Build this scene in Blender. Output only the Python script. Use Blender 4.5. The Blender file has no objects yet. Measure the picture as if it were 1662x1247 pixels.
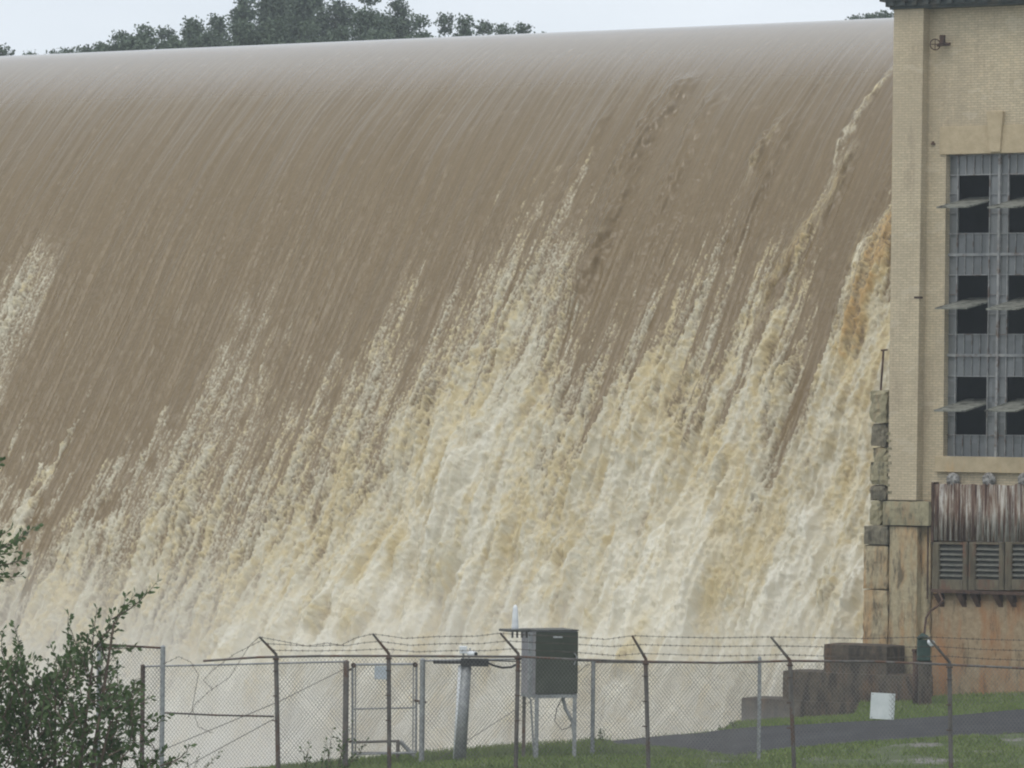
import bpy, math, random
import numpy as np
from mathutils import Vector, Matrix
random.seed(7); RNG = np.random.default_rng(11)
C = bpy.context.scene.collection
S = bpy.context.scene

# ------------------------------------------------------------------ camera
EZ = 15.0                       # eye height above the pool below the dam
F = 7700.0                      # focal length in pixels of a 1662 x 1247 frame
PITCH = 46.5/7700; ROLL = 0.0105
fw = Vector((0, math.cos(PITCH), math.sin(PITCH)))
r0 = Vector((1, 0, 0)); u0 = r0.cross(fw)
rt = r0*math.cos(ROLL)+u0*math.sin(ROLL); up = -r0*math.sin(ROLL)+u0*math.cos(ROLL)
EYE = Vector((0, 0, EZ))
cd = bpy.data.cameras.new('camera'); cam = bpy.data.objects.new('camera', cd); C.objects.link(cam)
M = Matrix((rt, up, -fw)).transposed().to_4x4(); M.translation = EYE
cam.matrix_world = M
cd.sensor_width = 36; cd.lens = F/1662*36; cd.clip_start = 1; cd.clip_end = 3000
S.camera = cam

# ------------------------------------------------------------------ world and sun (overcast)
SUN_EL = math.radians(58); SUN_AZ = math.radians(215)     # azimuth clockwise from +Y
w = bpy.data.worlds.new('World'); S.world = w; w.use_nodes = True
nt = w.node_tree; nt.nodes.clear()
wo = nt.nodes.new('ShaderNodeOutputWorld'); bg = nt.nodes.new('ShaderNodeBackground')
sky = nt.nodes.new('ShaderNodeTexSky'); sky.sky_type = 'NISHITA'; sky.sun_disc = False
sky.sun_elevation = SUN_EL; sky.sun_rotation = SUN_AZ; sky.air_density = 1.2; sky.dust_density = 4.0
tc = nt.nodes.new('ShaderNodeTexCoord'); mp = nt.nodes.new('ShaderNodeMapping'); mp.inputs['Scale'].default_value = (1, 1, 3.0)
cn = nt.nodes.new('ShaderNodeTexNoise'); cn.inputs['Scale'].default_value = 9; cn.inputs['Detail'].default_value = 5
cr = nt.nodes.new('ShaderNodeValToRGB')
cr.color_ramp.elements[0].position = .3; cr.color_ramp.elements[0].color = (8.1, 8.8, 9.6, 1)
cr.color_ramp.elements[1].position = .7; cr.color_ramp.elements[1].color = (9.3, 9.9, 10.6, 1)
mx = nt.nodes.new('ShaderNodeMix'); mx.data_type = 'RGBA'; mx.inputs[0].default_value = .9
nt.links.new(tc.outputs['Generated'], mp.inputs[0]); nt.links.new(mp.outputs[0], cn.inputs['Vector'])
nt.links.new(cn.outputs[0], cr.inputs[0]); nt.links.new(sky.outputs[0], mx.inputs[6]); nt.links.new(cr.outputs[0], mx.inputs[7])
sx = nt.nodes.new('ShaderNodeSeparateXYZ'); nt.links.new(tc.outputs['Generated'], sx.inputs[0])
mr = nt.nodes.new('ShaderNodeMapRange'); mr.inputs[1].default_value = .12; mr.inputs[2].default_value = .9; mr.inputs[3].default_value = 1.0; mr.inputs[4].default_value = 1.08
nt.links.new(sx.outputs[2], mr.inputs[0]); vm = nt.nodes.new('ShaderNodeVectorMath'); vm.operation = 'SCALE'
nt.links.new(mx.outputs[2], vm.inputs[0]); nt.links.new(mr.outputs[0], vm.inputs['Scale'])
nt.links.new(vm.outputs[0], bg.inputs[0]); bg.inputs[1].default_value = .088
nt.links.new(bg.outputs[0], wo.inputs[0])
sl = bpy.data.lights.new('sun', 'SUN'); sl.energy = .70; sl.angle = math.radians(20); sl.color = (1, .95, .86)
so = bpy.data.objects.new('sun', sl); C.objects.link(so)
sd = Vector((math.sin(SUN_AZ)*math.cos(SUN_EL), math.cos(SUN_AZ)*math.cos(SUN_EL), math.sin(SUN_EL)))
so.rotation_euler = (-sd).to_track_quat('-Z', 'Y').to_euler()
S.view_settings.view_transform = 'Standard'; S.view_settings.look = 'None'
S.view_settings.exposure = 0.25; S.view_settings.gamma = 1
S.cycles.volume_bounces = 4; S.cycles.max_bounces = 6; S.cycles.filter_width = 2.1
S.cycles.volume_step_rate = 4

# ------------------------------------------------------------------ helpers
def ray(px, py):
    d = fw + rt*((px-831)/F) + up*((623.5-py)/F)
    return d/d.y
def at(px, py, D):
    return EYE + ray(px, py)*D

def tag(o, label=None, cat=None, group=None, kind=None):
    if label: o['label'] = label
    if cat: o['category'] = cat
    if group: o['group'] = group
    if kind: o['kind'] = kind
    return o
def thing(name, label, cat, loc=(0, 0, 0), rz=0, group=None):
    o = bpy.data.objects.new(name, None); C.objects.link(o); o.location = loc; o.rotation_euler = (0, 0, rz)
    o.empty_display_size = .3
    return tag(o, label, cat, group)
def inv(o):
    m = Matrix.Rotation(o.rotation_euler.z, 4, 'Z'); m.translation = o.location
    if o.parent: m = world_m(o.parent) @ m
    return m.inverted()
def world_m(o):
    m = Matrix.Rotation(o.rotation_euler.z, 4, 'Z'); m.translation = o.location
    if o.parent: m = world_m(o.parent) @ m
    return m

class MB:
    def __init__(s): s.v = []; s.f = []
    def quad(s, a, b, c, d):
        n = len(s.v); s.v += [tuple(a), tuple(b), tuple(c), tuple(d)]; s.f.append((n, n+1, n+2, n+3))
    def tri(s, a, b, c):
        n = len(s.v); s.v += [tuple(a), tuple(b), tuple(c)]; s.f.append((n, n+1, n+2))
    def hexa(s, p):               # 8 points: bottom 4 then top 4, ccw
        n = len(s.v); s.v += [tuple(q) for q in p]
        for f in ((3, 2, 1, 0), (4, 5, 6, 7), (0, 1, 5, 4), (1, 2, 6, 5), (2, 3, 7, 6), (3, 0, 4, 7)):
            s.f.append(tuple(n+i for i in f))
        return s
    def box(s, x0, x1, y0, y1, z0, z1, m=None):
        p = [Vector(q) for q in ((x0, y0, z0), (x1, y0, z0), (x1, y1, z0), (x0, y1, z0), (x0, y0, z1), (x1, y0, z1), (x1, y1, z1), (x0, y1, z1))]
        if m: p = [m @ q for q in p]
        return s.hexa(p)
    def tube(s, pts, r, n=8, cap=True):
        pts = [Vector(p) for p in pts]; rs = r if isinstance(r, (list, tuple)) else [r]*len(pts)
        base = len(s.v); t0 = (pts[1]-pts[0]).normalized()
        a = Vector((0, 0, 1)) if abs(t0.z) < .9 else Vector((1, 0, 0))
        a = (a - t0*a.dot(t0)).normalized()
        for i, p in enumerate(pts):
            t = (pts[min(i+1, len(pts)-1)]-pts[max(i-1, 0)]).normalized()
            a = (a - t*a.dot(t)).normalized(); b = t.cross(a)
            for k in range(n):
                q = 2*math.pi*k/n; s.v.append(tuple(p+(a*math.cos(q)+b*math.sin(q))*rs[i]))
        for i in range(len(pts)-1):
            for k in range(n):
                k2 = (k+1) % n; s.f.append((base+i*n+k, base+i*n+k2, base+(i+1)*n+k2, base+(i+1)*n+k))
        if cap:
            s.f.append(tuple(base+k for k in range(n))[::-1]); e = base+(len(pts)-1)*n; s.f.append(tuple(e+k for k in range(n)))
        return s
    def ring(s, c, ax, R, r, n=16):
        ax = Vector(ax).normalized(); a = ax.orthogonal().normalized(); b = ax.cross(a)
        s.tube([Vector(c)+(a*math.cos(2*math.pi*i/n)+b*math.sin(2*math.pi*i/n))*R for i in range(n+1)], r, 5, False); return s
    def build(s, name, m, parent=None, local=False, smooth=False, bevel=0):
        me = bpy.data.meshes.new(name); vs = s.v
        if parent is not None and not local:
            iv = np.array(inv(parent)); A = np.array(vs); vs = (A @ iv[:3, :3].T + iv[:3, 3]).tolist()
        me.from_pydata(vs, [], s.f); me.materials.append(m)
        if smooth: me.polygons.foreach_set('use_smooth', [True]*len(me.polygons))
        o = bpy.data.objects.new(name, me); C.objects.link(o)
        if parent is not None: o.parent = parent
        if bevel:
            b = o.modifiers.new('bevel', 'BEVEL'); b.width = bevel; b.segments = 2; b.limit_method = 'ANGLE'
        return o

class NT:
    def __init__(s, name):
        s.m = bpy.data.materials.new(name); s.m.use_nodes = True; s.t = s.m.node_tree
        s.p = s.t.nodes['Principled BSDF']; s.out = s.t.nodes['Material Output']
    def n(s, ty, **kw):
        q = s.t.nodes.new(ty)
        for k, v in kw.items():
            if k.startswith('i_'): q.inputs[k[2:].replace('_', ' ')].default_value = v
            else: setattr(q, k, v)
        return q
    def l(s, a, b): s.t.links.new(a, b)
    def coords(s, scale=(1, 1, 1), kind='Object', rot=(0, 0, 0)):
        t = s.n('ShaderNodeTexCoord'); mp = s.n('ShaderNodeMapping'); mp.inputs['Scale'].default_value = scale; mp.inputs['Rotation'].default_value = rot
        s.l(t.outputs[kind], mp.inputs[0]); return mp.outputs[0]
    def noise(s, vec, scale, detail=4, rough=.55, dist=0):
        q = s.n('ShaderNodeTexNoise'); q.inputs['Scale'].default_value = scale; q.inputs['Detail'].default_value = detail
        q.inputs['Lacunarity'].default_value = 2.17; q.inputs['Roughness'].default_value = rough; q.inputs['Distortion'].default_value = dist
        s.l(vec, q.inputs['Vector']); return q.outputs[0]
    def ramp(s, fac, stops, interp='LINEAR'):
        q = s.n('ShaderNodeValToRGB'); e = q.color_ramp.elements
        while len(e) < len(stops): e.new(.5)
        for k, (p, c) in enumerate(stops):
            e[k].position = p; e[k].color = (*c, 1) if isinstance(c, (tuple, list)) else (c, c, c, 1)
        q.color_ramp.interpolation = interp
        s.l(fac, q.inputs[0]); return q.outputs[0]
    def mix(s, f, a, b, mode='MIX'):
        q = s.n('ShaderNodeMix', data_type='RGBA', blend_type=mode)
        for sock, v in ((q.inputs[0], f), (q.inputs[6], a), (q.inputs[7], b)):
            if hasattr(v, 'is_linked') or hasattr(v, 'links'): s.l(v, sock)
            elif isinstance(v, (tuple, list)): sock.default_value = (*v, 1)
            else: sock.default_value = v
        return q.outputs[2]
    def math(s, op, a, b=0, clamp=False):
        q = s.n('ShaderNodeMath', operation=op, use_clamp=clamp)
        for sock, v in ((q.inputs[0], a), (q.inputs[1], b)):
            if hasattr(v, 'links'): s.l(v, sock)
            else: sock.default_value = v
        return q.outputs[0]
    def base(s, c):
        if isinstance(c, (tuple, list)): s.p.inputs['Base Color'].default_value = (*c, 1)
        else: s.l(c, s.p.inputs['Base Color'])
    def bump(s, h, dist=.01, strength=1):
        b = s.n('ShaderNodeBump'); b.inputs['Distance'].default_value = dist; b.inputs['Strength'].default_value = strength
        s.l(h, b.inputs['Height']); s.l(b.outputs[0], s.p.inputs['Normal'])
    def set(s, **kw):
        for k, v in kw.items(): s.p.inputs[k.replace('_', ' ')].default_value = v
        return s

def mottled(name, c1, c2, scale=6, rough=.8, metal=0, stretch=(1, 1, 1), bump=.004, c3=None, s3=1.2, t3=.58):
    n = NT(name); v = n.coords(stretch); a = n.noise(v, scale, 5)
    col = n.ramp(a, [(.35, c1), (.65, c2)])
    if c3:
        b = n.noise(v, s3, 5, .65); col = n.mix(n.ramp(b, [(t3-.06, 0.), (t3+.06, 1.)]), col, c3)
    n.base(col); n.set(Roughness=rough, Metallic=metal)
    if bump: n.bump(n.noise(v, scale*3, 3), bump)
    return n.m

galv = mottled('galvanised_steel', (.23, .24, .245), (.36, .37, .37), 9, .55, .3, bump=0)
galv_w = mottled('weathered_steel', (.085, .077, .07), (.18, .165, .15), 5, .75, .2, (1, 1, .4), 0, (.13, .07, .045), 2.2, .55)
rusty = mottled('rusty_steel', (.05, .03, .022), (.12, .072, .05), 7, .9, .1, (1, 1, .4), 0)
wirem = mottled('dull_wire', (.13, .125, .115), (.2, .19, .175), 3, .7, .3, bump=0)
bwire = mottled('rusty_wire', (.07, .055, .045), (.12, .1, .085), 3, .9, .1, bump=0)
whitep = mottled('white_paint', (.62, .64, .66), (.75, .77, .78), 6, .45, bump=0)
signm = mottled('sign_face', (.56, .6, .6), (.66, .69, .69), 4, .5, bump=0)
black = mottled('black_rubber', (.012, .012, .012), (.03, .03, .03), 8, .6, bump=0)
dirtyglass = None

# ------------------------------------------------------------------ frame of the dam and powerhouse
AZ = math.radians(33.8)
U = Vector((math.cos(AZ), -math.sin(AZ), 0)); DN = Vector((-math.sin(AZ), -math.cos(AZ), 0))   # along the crest, downstream
CR0 = at(1450, 30, 176); CRZ = CR0.z; CR0 = Vector((CR0.x, CR0.y, 0))

# ------------------------------------------------------------------ spillway water
HD = 7.0; SL = 1/.68
tq = np.concatenate([np.linspace(-3, 0, 60), np.linspace(0, 46, 4000)[1:]])
def drop_t(t):
    x = np.maximum(t, 0)/HD; z = .5*HD*x**1.85
    tc_ = HD*(SL/.925)**(1/.85); zc = .5*HD*(tc_/HD)**1.85
    lin = zc+(t-tc_)*SL
    z = np.where(t > tc_, lin, z)
    zt = 22.5; tt = tc_+(zt-zc)/SL; x2 = np.maximum(t-tt, 0)     # bucket flare
    L = (CRZ-.3-zt)*2/SL
    fl = zt+SL*x2-SL*x2**2/(2*L)
    fl = np.where(x2 > L, CRZ-.3, fl)
    return np.where(t > tt, fl, z)
zq = drop_t(tq)
arc = np.concatenate([[0], np.cumsum(np.hypot(np.diff(tq), np.diff(zq)))])
keep = tq <= tq[np.argmax(zq >= CRZ-.301)]+1.0
def surf(px, py):               # where a sight line meets the undisturbed sheet: (s along crest, drop below crest)
    d = ray(px, py); best = None
    lo = None
    for D in np.arange(140, 215, .05):
        P = EYE+d*D; q = P-Vector((CR0.x, CR0.y, 0)); t = q.x*DN.x+q.y*DN.y
        h = CRZ-float(np.interp(t, tq, zq))
        if t > -3 and P.z <= h:
            return (q.x*U.x+q.y*U.y, float(np.interp(t, tq, zq)), float(np.interp(t, tq, arc)))
    return None

S0, S1, DS, DQ = -57.0, 12.6, .043, .043
QMAX = float(arc[keep][-1])
NS, NQ = int((S1-S0)/DS), int(QMAX/DQ)
s1 = np.linspace(S0, S1, NS); q1 = np.linspace(0, QMAX, NQ)
tt = np.interp(q1, arc, tq); zz = np.interp(q1, arc, zq)
SS, QQ = np.meshgrid(s1, q1, indexing='ij'); ZD = np.broadcast_to(zz, SS.shape)
fs = np.fft.fftfreq(NS, DS)[:, None]; fq = np.fft.rfftfreq(NQ, DQ)[None, :]
def gn(ls, lq):                 # smooth random field with these correlation lengths in metres
    W = np.fft.rfft2(RNG.standard_normal((NS, NQ)).astype(np.float32))
    k2 = (fs*ls*2)**2+(fq*lq*2)**2
    r = np.fft.irfft2(W*np.exp(-k2*3)*np.sqrt(k2+1e-3), s=(NS, NQ)); r = r-r.mean(); return (r/r.std()).astype(np.float32)
def sm(x, a, b):
    y = np.clip((x-a)/(b-a), 0, 1); return y*y*(3-2*y)
def n1(ls):
    W = np.fft.rfft(RNG.standard_normal(NS)); k = np.fft.rfftfreq(NS, DS)*ls*2
    r = np.fft.irfft(W*np.exp(-k*k*3), NS); r -= r.mean(); return (r/r.std())[:, None]
# where the sheet starts to break, read along the streamlines
on = [(-60, 770), (5, 780), (60, 785), (140, 770), (230, 720), (300, 620), (350, 540), (400, 480), (450, 440),
      (520, 560), (585, 560), (620, 500), (655, 440), (700, 440), (760, 420), (820, 380), (870, 350), (940, 300), (962, 420), (935, 520), (975, 470), (1010, 350),
      (1060, 420), (1000, 640), (1040, 560), (1095, 490), (1150, 460), (1200, 490), (1240, 500), (1300, 510), (1350, 520), (1385, 440), (1425, 380), (1440, 330)]
full = [(-60, 890), (5, 885), (60, 885), (150, 900), (250, 920), (330, 925), (400, 900), (500, 840), (560, 780), (620, 720), (700, 690), (800, 580), (870, 530), (930, 430),
      (890, 560), (940, 620), (1000, 700), (1040, 630), (1100, 610), (1200, 640), (1300, 650), (1370, 600), (1440, 430)]
def table(pts):
    tab = sorted(r[:2] for r in (surf(*p) for p in pts) if r)
    v = np.interp(s1, [a for a, b in tab], [b for a, b in tab]); k = np.hanning(19); k /= k.sum()
    return np.convolve(np.pad(v, 9, mode='edge'), k, 'valid')[:, None]
zon = table(on); zfull = np.maximum(table(full), zon+2.2)
strong = [(0, 3.5), ]
meander = np.clip((gn(2.5, 5)*.16/DS), -12, 12)
II = np.clip(np.arange(NS)[:, None]+meander.astype(int), 0, NS-1)
JJ = np.broadcast_to(np.arange(NQ)[None, :], II.shape)
warp = lambda A: np.broadcast_to(A, (NS, NQ))[II, JJ]
streak0 = n1(.025); streak1 = n1(.06); streak2 = n1(.2); streak3 = n1(.7)
LQ = np.interp(s1, [-57, -22, -10, 12], [.4, .5, 1.1, 1.1])[:, None]
ZON = warp(zon + LQ*(.5*streak0+1.0*streak1+1.5*streak2+1.1*streak3))+(1.25-LQ*.5)*gn(.06, .3)+(1.5-LQ)*.9*gn(.3, .6)
# how quickly each reach turns white
ZF = warp(zfull+.5*streak1+1.3*streak2+1.0*streak3)+.6*gn(.5, .9)
Fp = np.clip((ZD-ZON)/np.maximum(ZF-ZON, 1.5), -1, 1.6); Fp = np.where(Fp > 0, np.maximum(Fp, 0)**1.25, Fp)
foam_veil = sm((ZD-ZF), .5, 8)  # denser foam lower down, with a pale mist veil painted into its colour
vsl = gn(.12, 1.2)
# the narrow broken streak on the far left is strong at once
a_, b_ = surf(18, 430)[0], surf(98, 430)[0]
lstr = np.exp(-((SS-(a_+b_)/2)/((b_-a_)*.5+.12*vsl))**4)*sm(ZD, surf(90, 350)[1], surf(90, 350)[1]+3.5)
Fp = np.maximum(Fp, lstr*(.72+.16*warp(streak2)))
a_ = surf(915, 400)[0]
Fp = np.maximum(Fp, np.exp(-((SS-a_)/1.1)**4)*sm(ZD, surf(935, 330)[1], surf(935, 330)[1]+3.2)*(.5+.15*warp(streak1)))
el = gn(.024, .35); el2 = gn(.07, 1.5); c0 = gn(.022, .04); c1 = gn(.05, .09); c2 = gn(.13, .22); c3 = gn(.42, .75); c4 = gn(1.5, 2.5)
iso = sm(Fp, .35, 1.1); vs_ = gn(.11, .9); vs2 = gn(.35, 2.4); vs3 = gn(.22, 3)
N2 = (1-iso)*(.45*el+.40*el2+.70*c0+.40*c1)+iso*(.35*c1+.35*c2+.25*c3+.55*vs_+.35*c0+.35*el2)
act = sm(Fp, -.12, .12)
foam = sm(Fp*.90+.33*N2*sm(Fp, -.12, .45), .04, 1.18)*act
foam = np.maximum(foam, sm(c2+.4*c1, 2.1, 3.2)*sm(Fp, -.2, .15)*sm(ZD, 13, 19)*.6)
ferment = sm(Fp+.10*c2, .02, .7)
spk = sm(el+.15*c0+.7*warp(streak0)+.35*warp(streak1), 1.5, 3.2)*sm(ZD, 2.5, 9)*.13      # thin bright threads on the smooth sheet
foam = np.maximum(foam, spk*(.35+.65*sm(ZD, 2, 12)))
# long standing ridges
disp = (.004*c1+.003*c0)*sm(ZD, 3, 9)+.004*warp(streak0)*sm(ZD, .3, 3)+.010*warp(streak1)*sm(ZD, .3, 3)+.022*warp(streak2)*sm(ZD, .5, 6)+.05*c4*sm(ZD, .3, 5)+.012*el2*sm(ZD, 4, 12)
tintA = np.zeros_like(SS); 
def ridge(pts, width, h, fo=0., ti=0., lead=.0):
    global disp, foam, tintA
    r = [surf(*p) for p in pts]; r = sorted([q for q in r if q], key=lambda q: q[2])
    qs = np.array([q[2] for q in r]); sp = np.array([q[0] for q in r])
    c = np.interp(q1, qs, sp)[None, :]+.10*c2*.5
    env = (sm(q1, qs[0]-.6, qs[0]+.9)*(1-sm(q1, qs[-1]-1.5, qs[-1]+1.5)))[None, :]
    x = (SS-c)/width
    g = np.exp(-x*x)*env*(1+.16*vs2+.10*vs_)
    disp = disp+h*g*(1-.6*np.clip(x, -1, 1)*.5)
    if fo: foam = np.maximum(foam, np.exp(-((SS-c+lead)/(width*.75))**2)*env*fo*np.clip(1+.45*el+.3*c0, 0, 1.5))
    if ti: tintA = np.maximum(tintA, np.exp(-x*x)*env*ti*np.clip(.85+.2*vs_+.15*c2, 0, 1.2))
ridge([(1118, 128), (1070, 190), (1022, 265), (985, 380), (930, 500)], .5, .34)
ridge([(1170, 150), (1120, 230), (1075, 330), (1040, 430)], .3, .16)
ridge([(1448, 118), (1405, 170), (1362, 240), (1350, 290)], .13, .13, .55)
ridge([(1385, 235), (1345, 320), (1300, 390), (1245, 480), (1215, 570)], .32, .22, .25, .5)
ridge([(1275, 190), (1226, 258), (1219, 290)], .2, .18, .12, .6)
ridge([(1232, 250), (1221, 272)], .16, .2, .5, 1)
ridge([(1452, 345), (1432, 400), (1408, 470), (1390, 540), (1372, 600)], .40, .30, .55, 1.7)
ridge([(1412, 385), (1392, 455), (1368, 530)], .26, .25, .95, 0, .1)
ridge([(1300, 180), (1240, 300), (1180, 430)], .25, .12)
ridge([(990, 180), (925, 320), (860, 470)], .3, .10)
foam = np.clip(foam, 0, 1)
bil = lambda a: np.sqrt(a*a+.12)
puff = .008*c0+.018*bil(c1)+.042*bil(c2)+.03*el2+(.08+.09*foam_veil)*bil(c3)+.05*vs_+(.09+.08*foam_veil)*vs2
disp = disp+sm(Fp, .1, 1.0)*puff*(.45+.55*foam)+.02*foam*c1+.12*sm(Fp, .5, 1.2)*c4
disp = disp*(1-.0*SS)
# warm crests and grey-white crests
tint = sm(.5*gn(.08, .13)+.45*gn(.22, .5)+.45*gn(.3, 2)+.4*gn(1.5, 4)+.3*c1+np.interp(s1, [-57, -28, -12, 12], [-1.0, -.7, .15, .25])[:, None], -.9, 1.8)
tint = np.clip(.1+.8*tint+tintA, 0, 2)
crev = sm(-c1*.5-c2*.4-c0*.35-.6*vs_-.3*el2, .2, 2.0)*sm(Fp, .1, .6)*(1-.6*foam_veil)+.35*foam_veil*sm(-vs3, .3, 2)
dz = np.gradient(zz, q1); dt = np.gradient(tt, q1)
NX, NZ = dz, dt                 # outward normal in the (downstream, up) plane
T = tt[None, :]+disp*NX[None, :]; Z = CRZ-zz[None, :]+disp*NZ[None, :]
X = CR0.x+SS*U.x+T*DN.x; Y = CR0.y+SS*U.y+T*DN.y
co = np.stack([X, Y, Z], -1).reshape(-1, 3).astype(np.float32)
idx = np.arange(NS*NQ).reshape(NS, NQ)
qd = np.stack([idx[:-1, :-1], idx[:-1, 1:], idx[1:, 1:], idx[1:, :-1]], -1).reshape(-1, 4)
def gridmesh(name, co, qd, m):
    me = bpy.data.meshes.new(name)
    me.vertices.add(len(co)); me.vertices.foreach_set('co', co.ravel())
    me.loops.add(qd.size); me.loops.foreach_set('vertex_index', qd.ravel().astype(np.int32))
    me.polygons.add(len(qd)); me.polygons.foreach_set('loop_start', np.arange(0, qd.size, 4, dtype=np.int32))
    me.update(calc_edges=True); me.polygons.foreach_set('use_smooth', np.ones(len(qd), bool))
    me.materials.append(m); return me
n = NT('silty_falling_water')
fa = n.n('ShaderNodeAttribute', attribute_name='foam').outputs['Fac']
ta = n.n('ShaderNodeAttribute', attribute_name='warmth').outputs['Fac']
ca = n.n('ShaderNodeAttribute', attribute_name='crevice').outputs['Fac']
fe = n.n('ShaderNodeAttribute', attribute_name='turbulence').outputs['Fac']
veil_fac = n.n('ShaderNodeAttribute', attribute_name='foam_mist_veil').outputs['Fac']
fl = n.n('ShaderNodeAttribute', attribute_name='flow')
mpf = n.n('ShaderNodeMapping'); mpf.inputs['Scale'].default_value = (16, 3.2, 1); n.l(fl.outputs['Vector'], mpf.inputs[0])
mpf.inputs['Location'].default_value = (.31, .57, .43); fine_s = n.noise(mpf.outputs[0], 1, 3, .6)
mpf2 = n.n('ShaderNodeMapping'); mpf2.inputs['Scale'].default_value = (12, 5, 1); n.l(fl.outputs['Vector'], mpf2.inputs[0])
mpf2.inputs['Location'].default_value = (.11, .27, .63); fine_i = n.noise(mpf2.outputs[0], 1, 4, .65)
mpf3 = n.n('ShaderNodeMapping'); mpf3.inputs['Scale'].default_value = (9, .22, 1); n.l(fl.outputs['Vector'], mpf3.inputs[0])
mpf3.inputs['Location'].default_value = (.71, .37, .23); fine_l = n.noise(mpf3.outputs[0], 1, 4, .6)
fine = n.ramp(n.mix(fe, fine_s, fine_i), [(.34, 0.), (.66, 1.)])
bell = n.math('ADD', n.math('MULTIPLY', n.math('MULTIPLY', fa, n.math('SUBTRACT', 1.0, fa)), 1.7), .03)
f2 = n.math('ADD', fa, n.math('MULTIPLY', n.math('SUBTRACT', fine, .5), bell), True)
waterc = n.mix(n.ramp(fine_l, [(.3, 0.), (.7, 1.)]), (.146, .100, .044), (.190, .133, .063))
waterc = n.mix(fe, waterc, n.mix(fine, (.20, .15, .095), (.34, .26, .155)))
foamc = n.mix(ta, (.66, .625, .50), (.67, .56, .32))
foamc = n.mix(n.math('SUBTRACT', ta, 1, True), foamc, (.60, .40, .17))
foamc = n.mix(n.math('MULTIPLY', ca, n.math('SUBTRACT', .6, n.math('MULTIPLY', veil_fac, .25))), foamc, (.42, .335, .215))
foamc = n.mix(n.math('MULTIPLY', n.math('SUBTRACT', 1.0, fine), n.math('SUBTRACT', .34, n.math('MULTIPLY', veil_fac, .26))), foamc, (.50, .42, .29))
foamc = n.mix(n.math('MULTIPLY', veil_fac, .75), foamc, (.70, .67, .575))  # whitens the lower foam: the veil of mist is put into the colour
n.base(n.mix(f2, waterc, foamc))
spq = n.n('ShaderNodeSeparateXYZ'); n.l(fl.outputs['Vector'], spq.inputs[0])
rr = n.math('ADD', n.math('MULTIPLY', f2, .6), n.ramp(n.math('MULTIPLY', spq.outputs[1], .05), [(.2, .02), (.5, .28)], 'EASE')); n.l(rr, n.p.inputs['Roughness'])
n.l(n.ramp(n.math('MULTIPLY', spq.outputs[1], .05), [(.17, 1.), (.36, .7), (.5, .08)], 'B_SPLINE'), n.p.inputs['Specular IOR Level'])
n.p.inputs['IOR'].default_value = 2.3
hb = n.math('ADD', n.math('MULTIPLY', fine_l, .8), n.math('MULTIPLY', fine, n.math('ADD', .15, n.math('MULTIPLY', fe, n.math('SUBTRACT', 1.6, n.math('MULTIPLY', veil_fac, 1.1))))))
spf = n.n('ShaderNodeSeparateXYZ'); n.l(fl.outputs['Vector'], spf.inputs[0])
bmp = n.n('ShaderNodeBump'); bmp.inputs['Distance'].default_value = .025; n.l(hb, bmp.inputs['Height']); n.l(bmp.outputs[0], n.p.inputs['Normal'])
stn = n.n('ShaderNodeMapRange', interpolation_type='SMOOTHERSTEP'); stn.inputs[1].default_value = 3.5; stn.inputs[2].default_value = 11; stn.inputs[3].default_value = .04; stn.inputs[4].default_value = .8
n.l(spf.outputs[1], stn.inputs[0]); n.l(stn.outputs[0], bmp.inputs['Strength'])
WATER = n.m
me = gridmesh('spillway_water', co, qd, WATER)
for nm, A in (('foam', foam), ('warmth', tint), ('crevice', crev), ('turbulence', ferment), ('foam_mist_veil', foam_veil*sm(.9+.35*vs3+.3*c3+.2*c4, .2, 1.5))):
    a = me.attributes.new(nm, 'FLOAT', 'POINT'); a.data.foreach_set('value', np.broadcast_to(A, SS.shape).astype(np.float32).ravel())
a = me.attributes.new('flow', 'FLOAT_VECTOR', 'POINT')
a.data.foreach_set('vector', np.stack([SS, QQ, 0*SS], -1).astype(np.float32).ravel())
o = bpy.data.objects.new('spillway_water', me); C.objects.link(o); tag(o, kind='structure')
del co, X, Y, Z, T, qd, idx

# dam body under the sheet, lake behind it, pool below it
def dpt(s, t, z): return (CR0.x+s*U.x+t*DN.x, CR0.y+s*U.y+t*DN.y, z)
conc = mottled('old_concrete', (.2, .18, .15), (.3, .275, .23), 1.4, .9, c3=(.12, .1, .085), s3=.5)
mb = MB(); prof = [(-6, 0)]+[(float(a)-.0, float(CRZ-b-1.2)) for a, b in zip(tq[60::160], zq[60::160]) if CRZ-b-1.2 > 0]+[(34, 0)]
nn = len(prof)
for s_ in (-75, 12.4): mb.v += [dpt(s_, a-1.0, b) for a, b in prof]
for i in range(nn): j = (i+1) % nn; mb.f.append((i, j, nn+j, nn+i))
mb.f += [tuple(range(nn))[::-1], tuple(range(nn, 2*nn))]
o = mb.build('dam', conc); tag(o, 'wide curved concrete dam under the brown falling water', 'dam')
lakem = NT('lake_surface'); lakem.base((.16, .125, .09)); lakem.set(Roughness=.12, IOR=1.33)
lakem.bump(lakem.noise(lakem.coords(), 1.2, 3), .03); lakem = lakem.m
mb = MB(); mb.quad(dpt(-400, -600, CRZ-.02), dpt(300, -600, CRZ-.02), dpt(300, -2.98, CRZ-.02), dpt(-400, -2.98, CRZ-.02))
tag(mb.build('lake_water', lakem), kind='structure')
pn = NT('foaming_river'); v = pn.coords(); a = pn.noise(v, .9, 6, .65); b = pn.noise(v, 5, 4)
pn.base(pn.mix(pn.ramp(a, [(.3, 0.), (.6, 1.)]), (.3, .22, .14), (.62, .58, .5))); pn.set(Roughness=.7); pn.bump(pn.math('ADD', a, pn.math('MULTIPLY', b, .3)), .3); pool = pn.m
mb = MB(); N = 60
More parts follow.
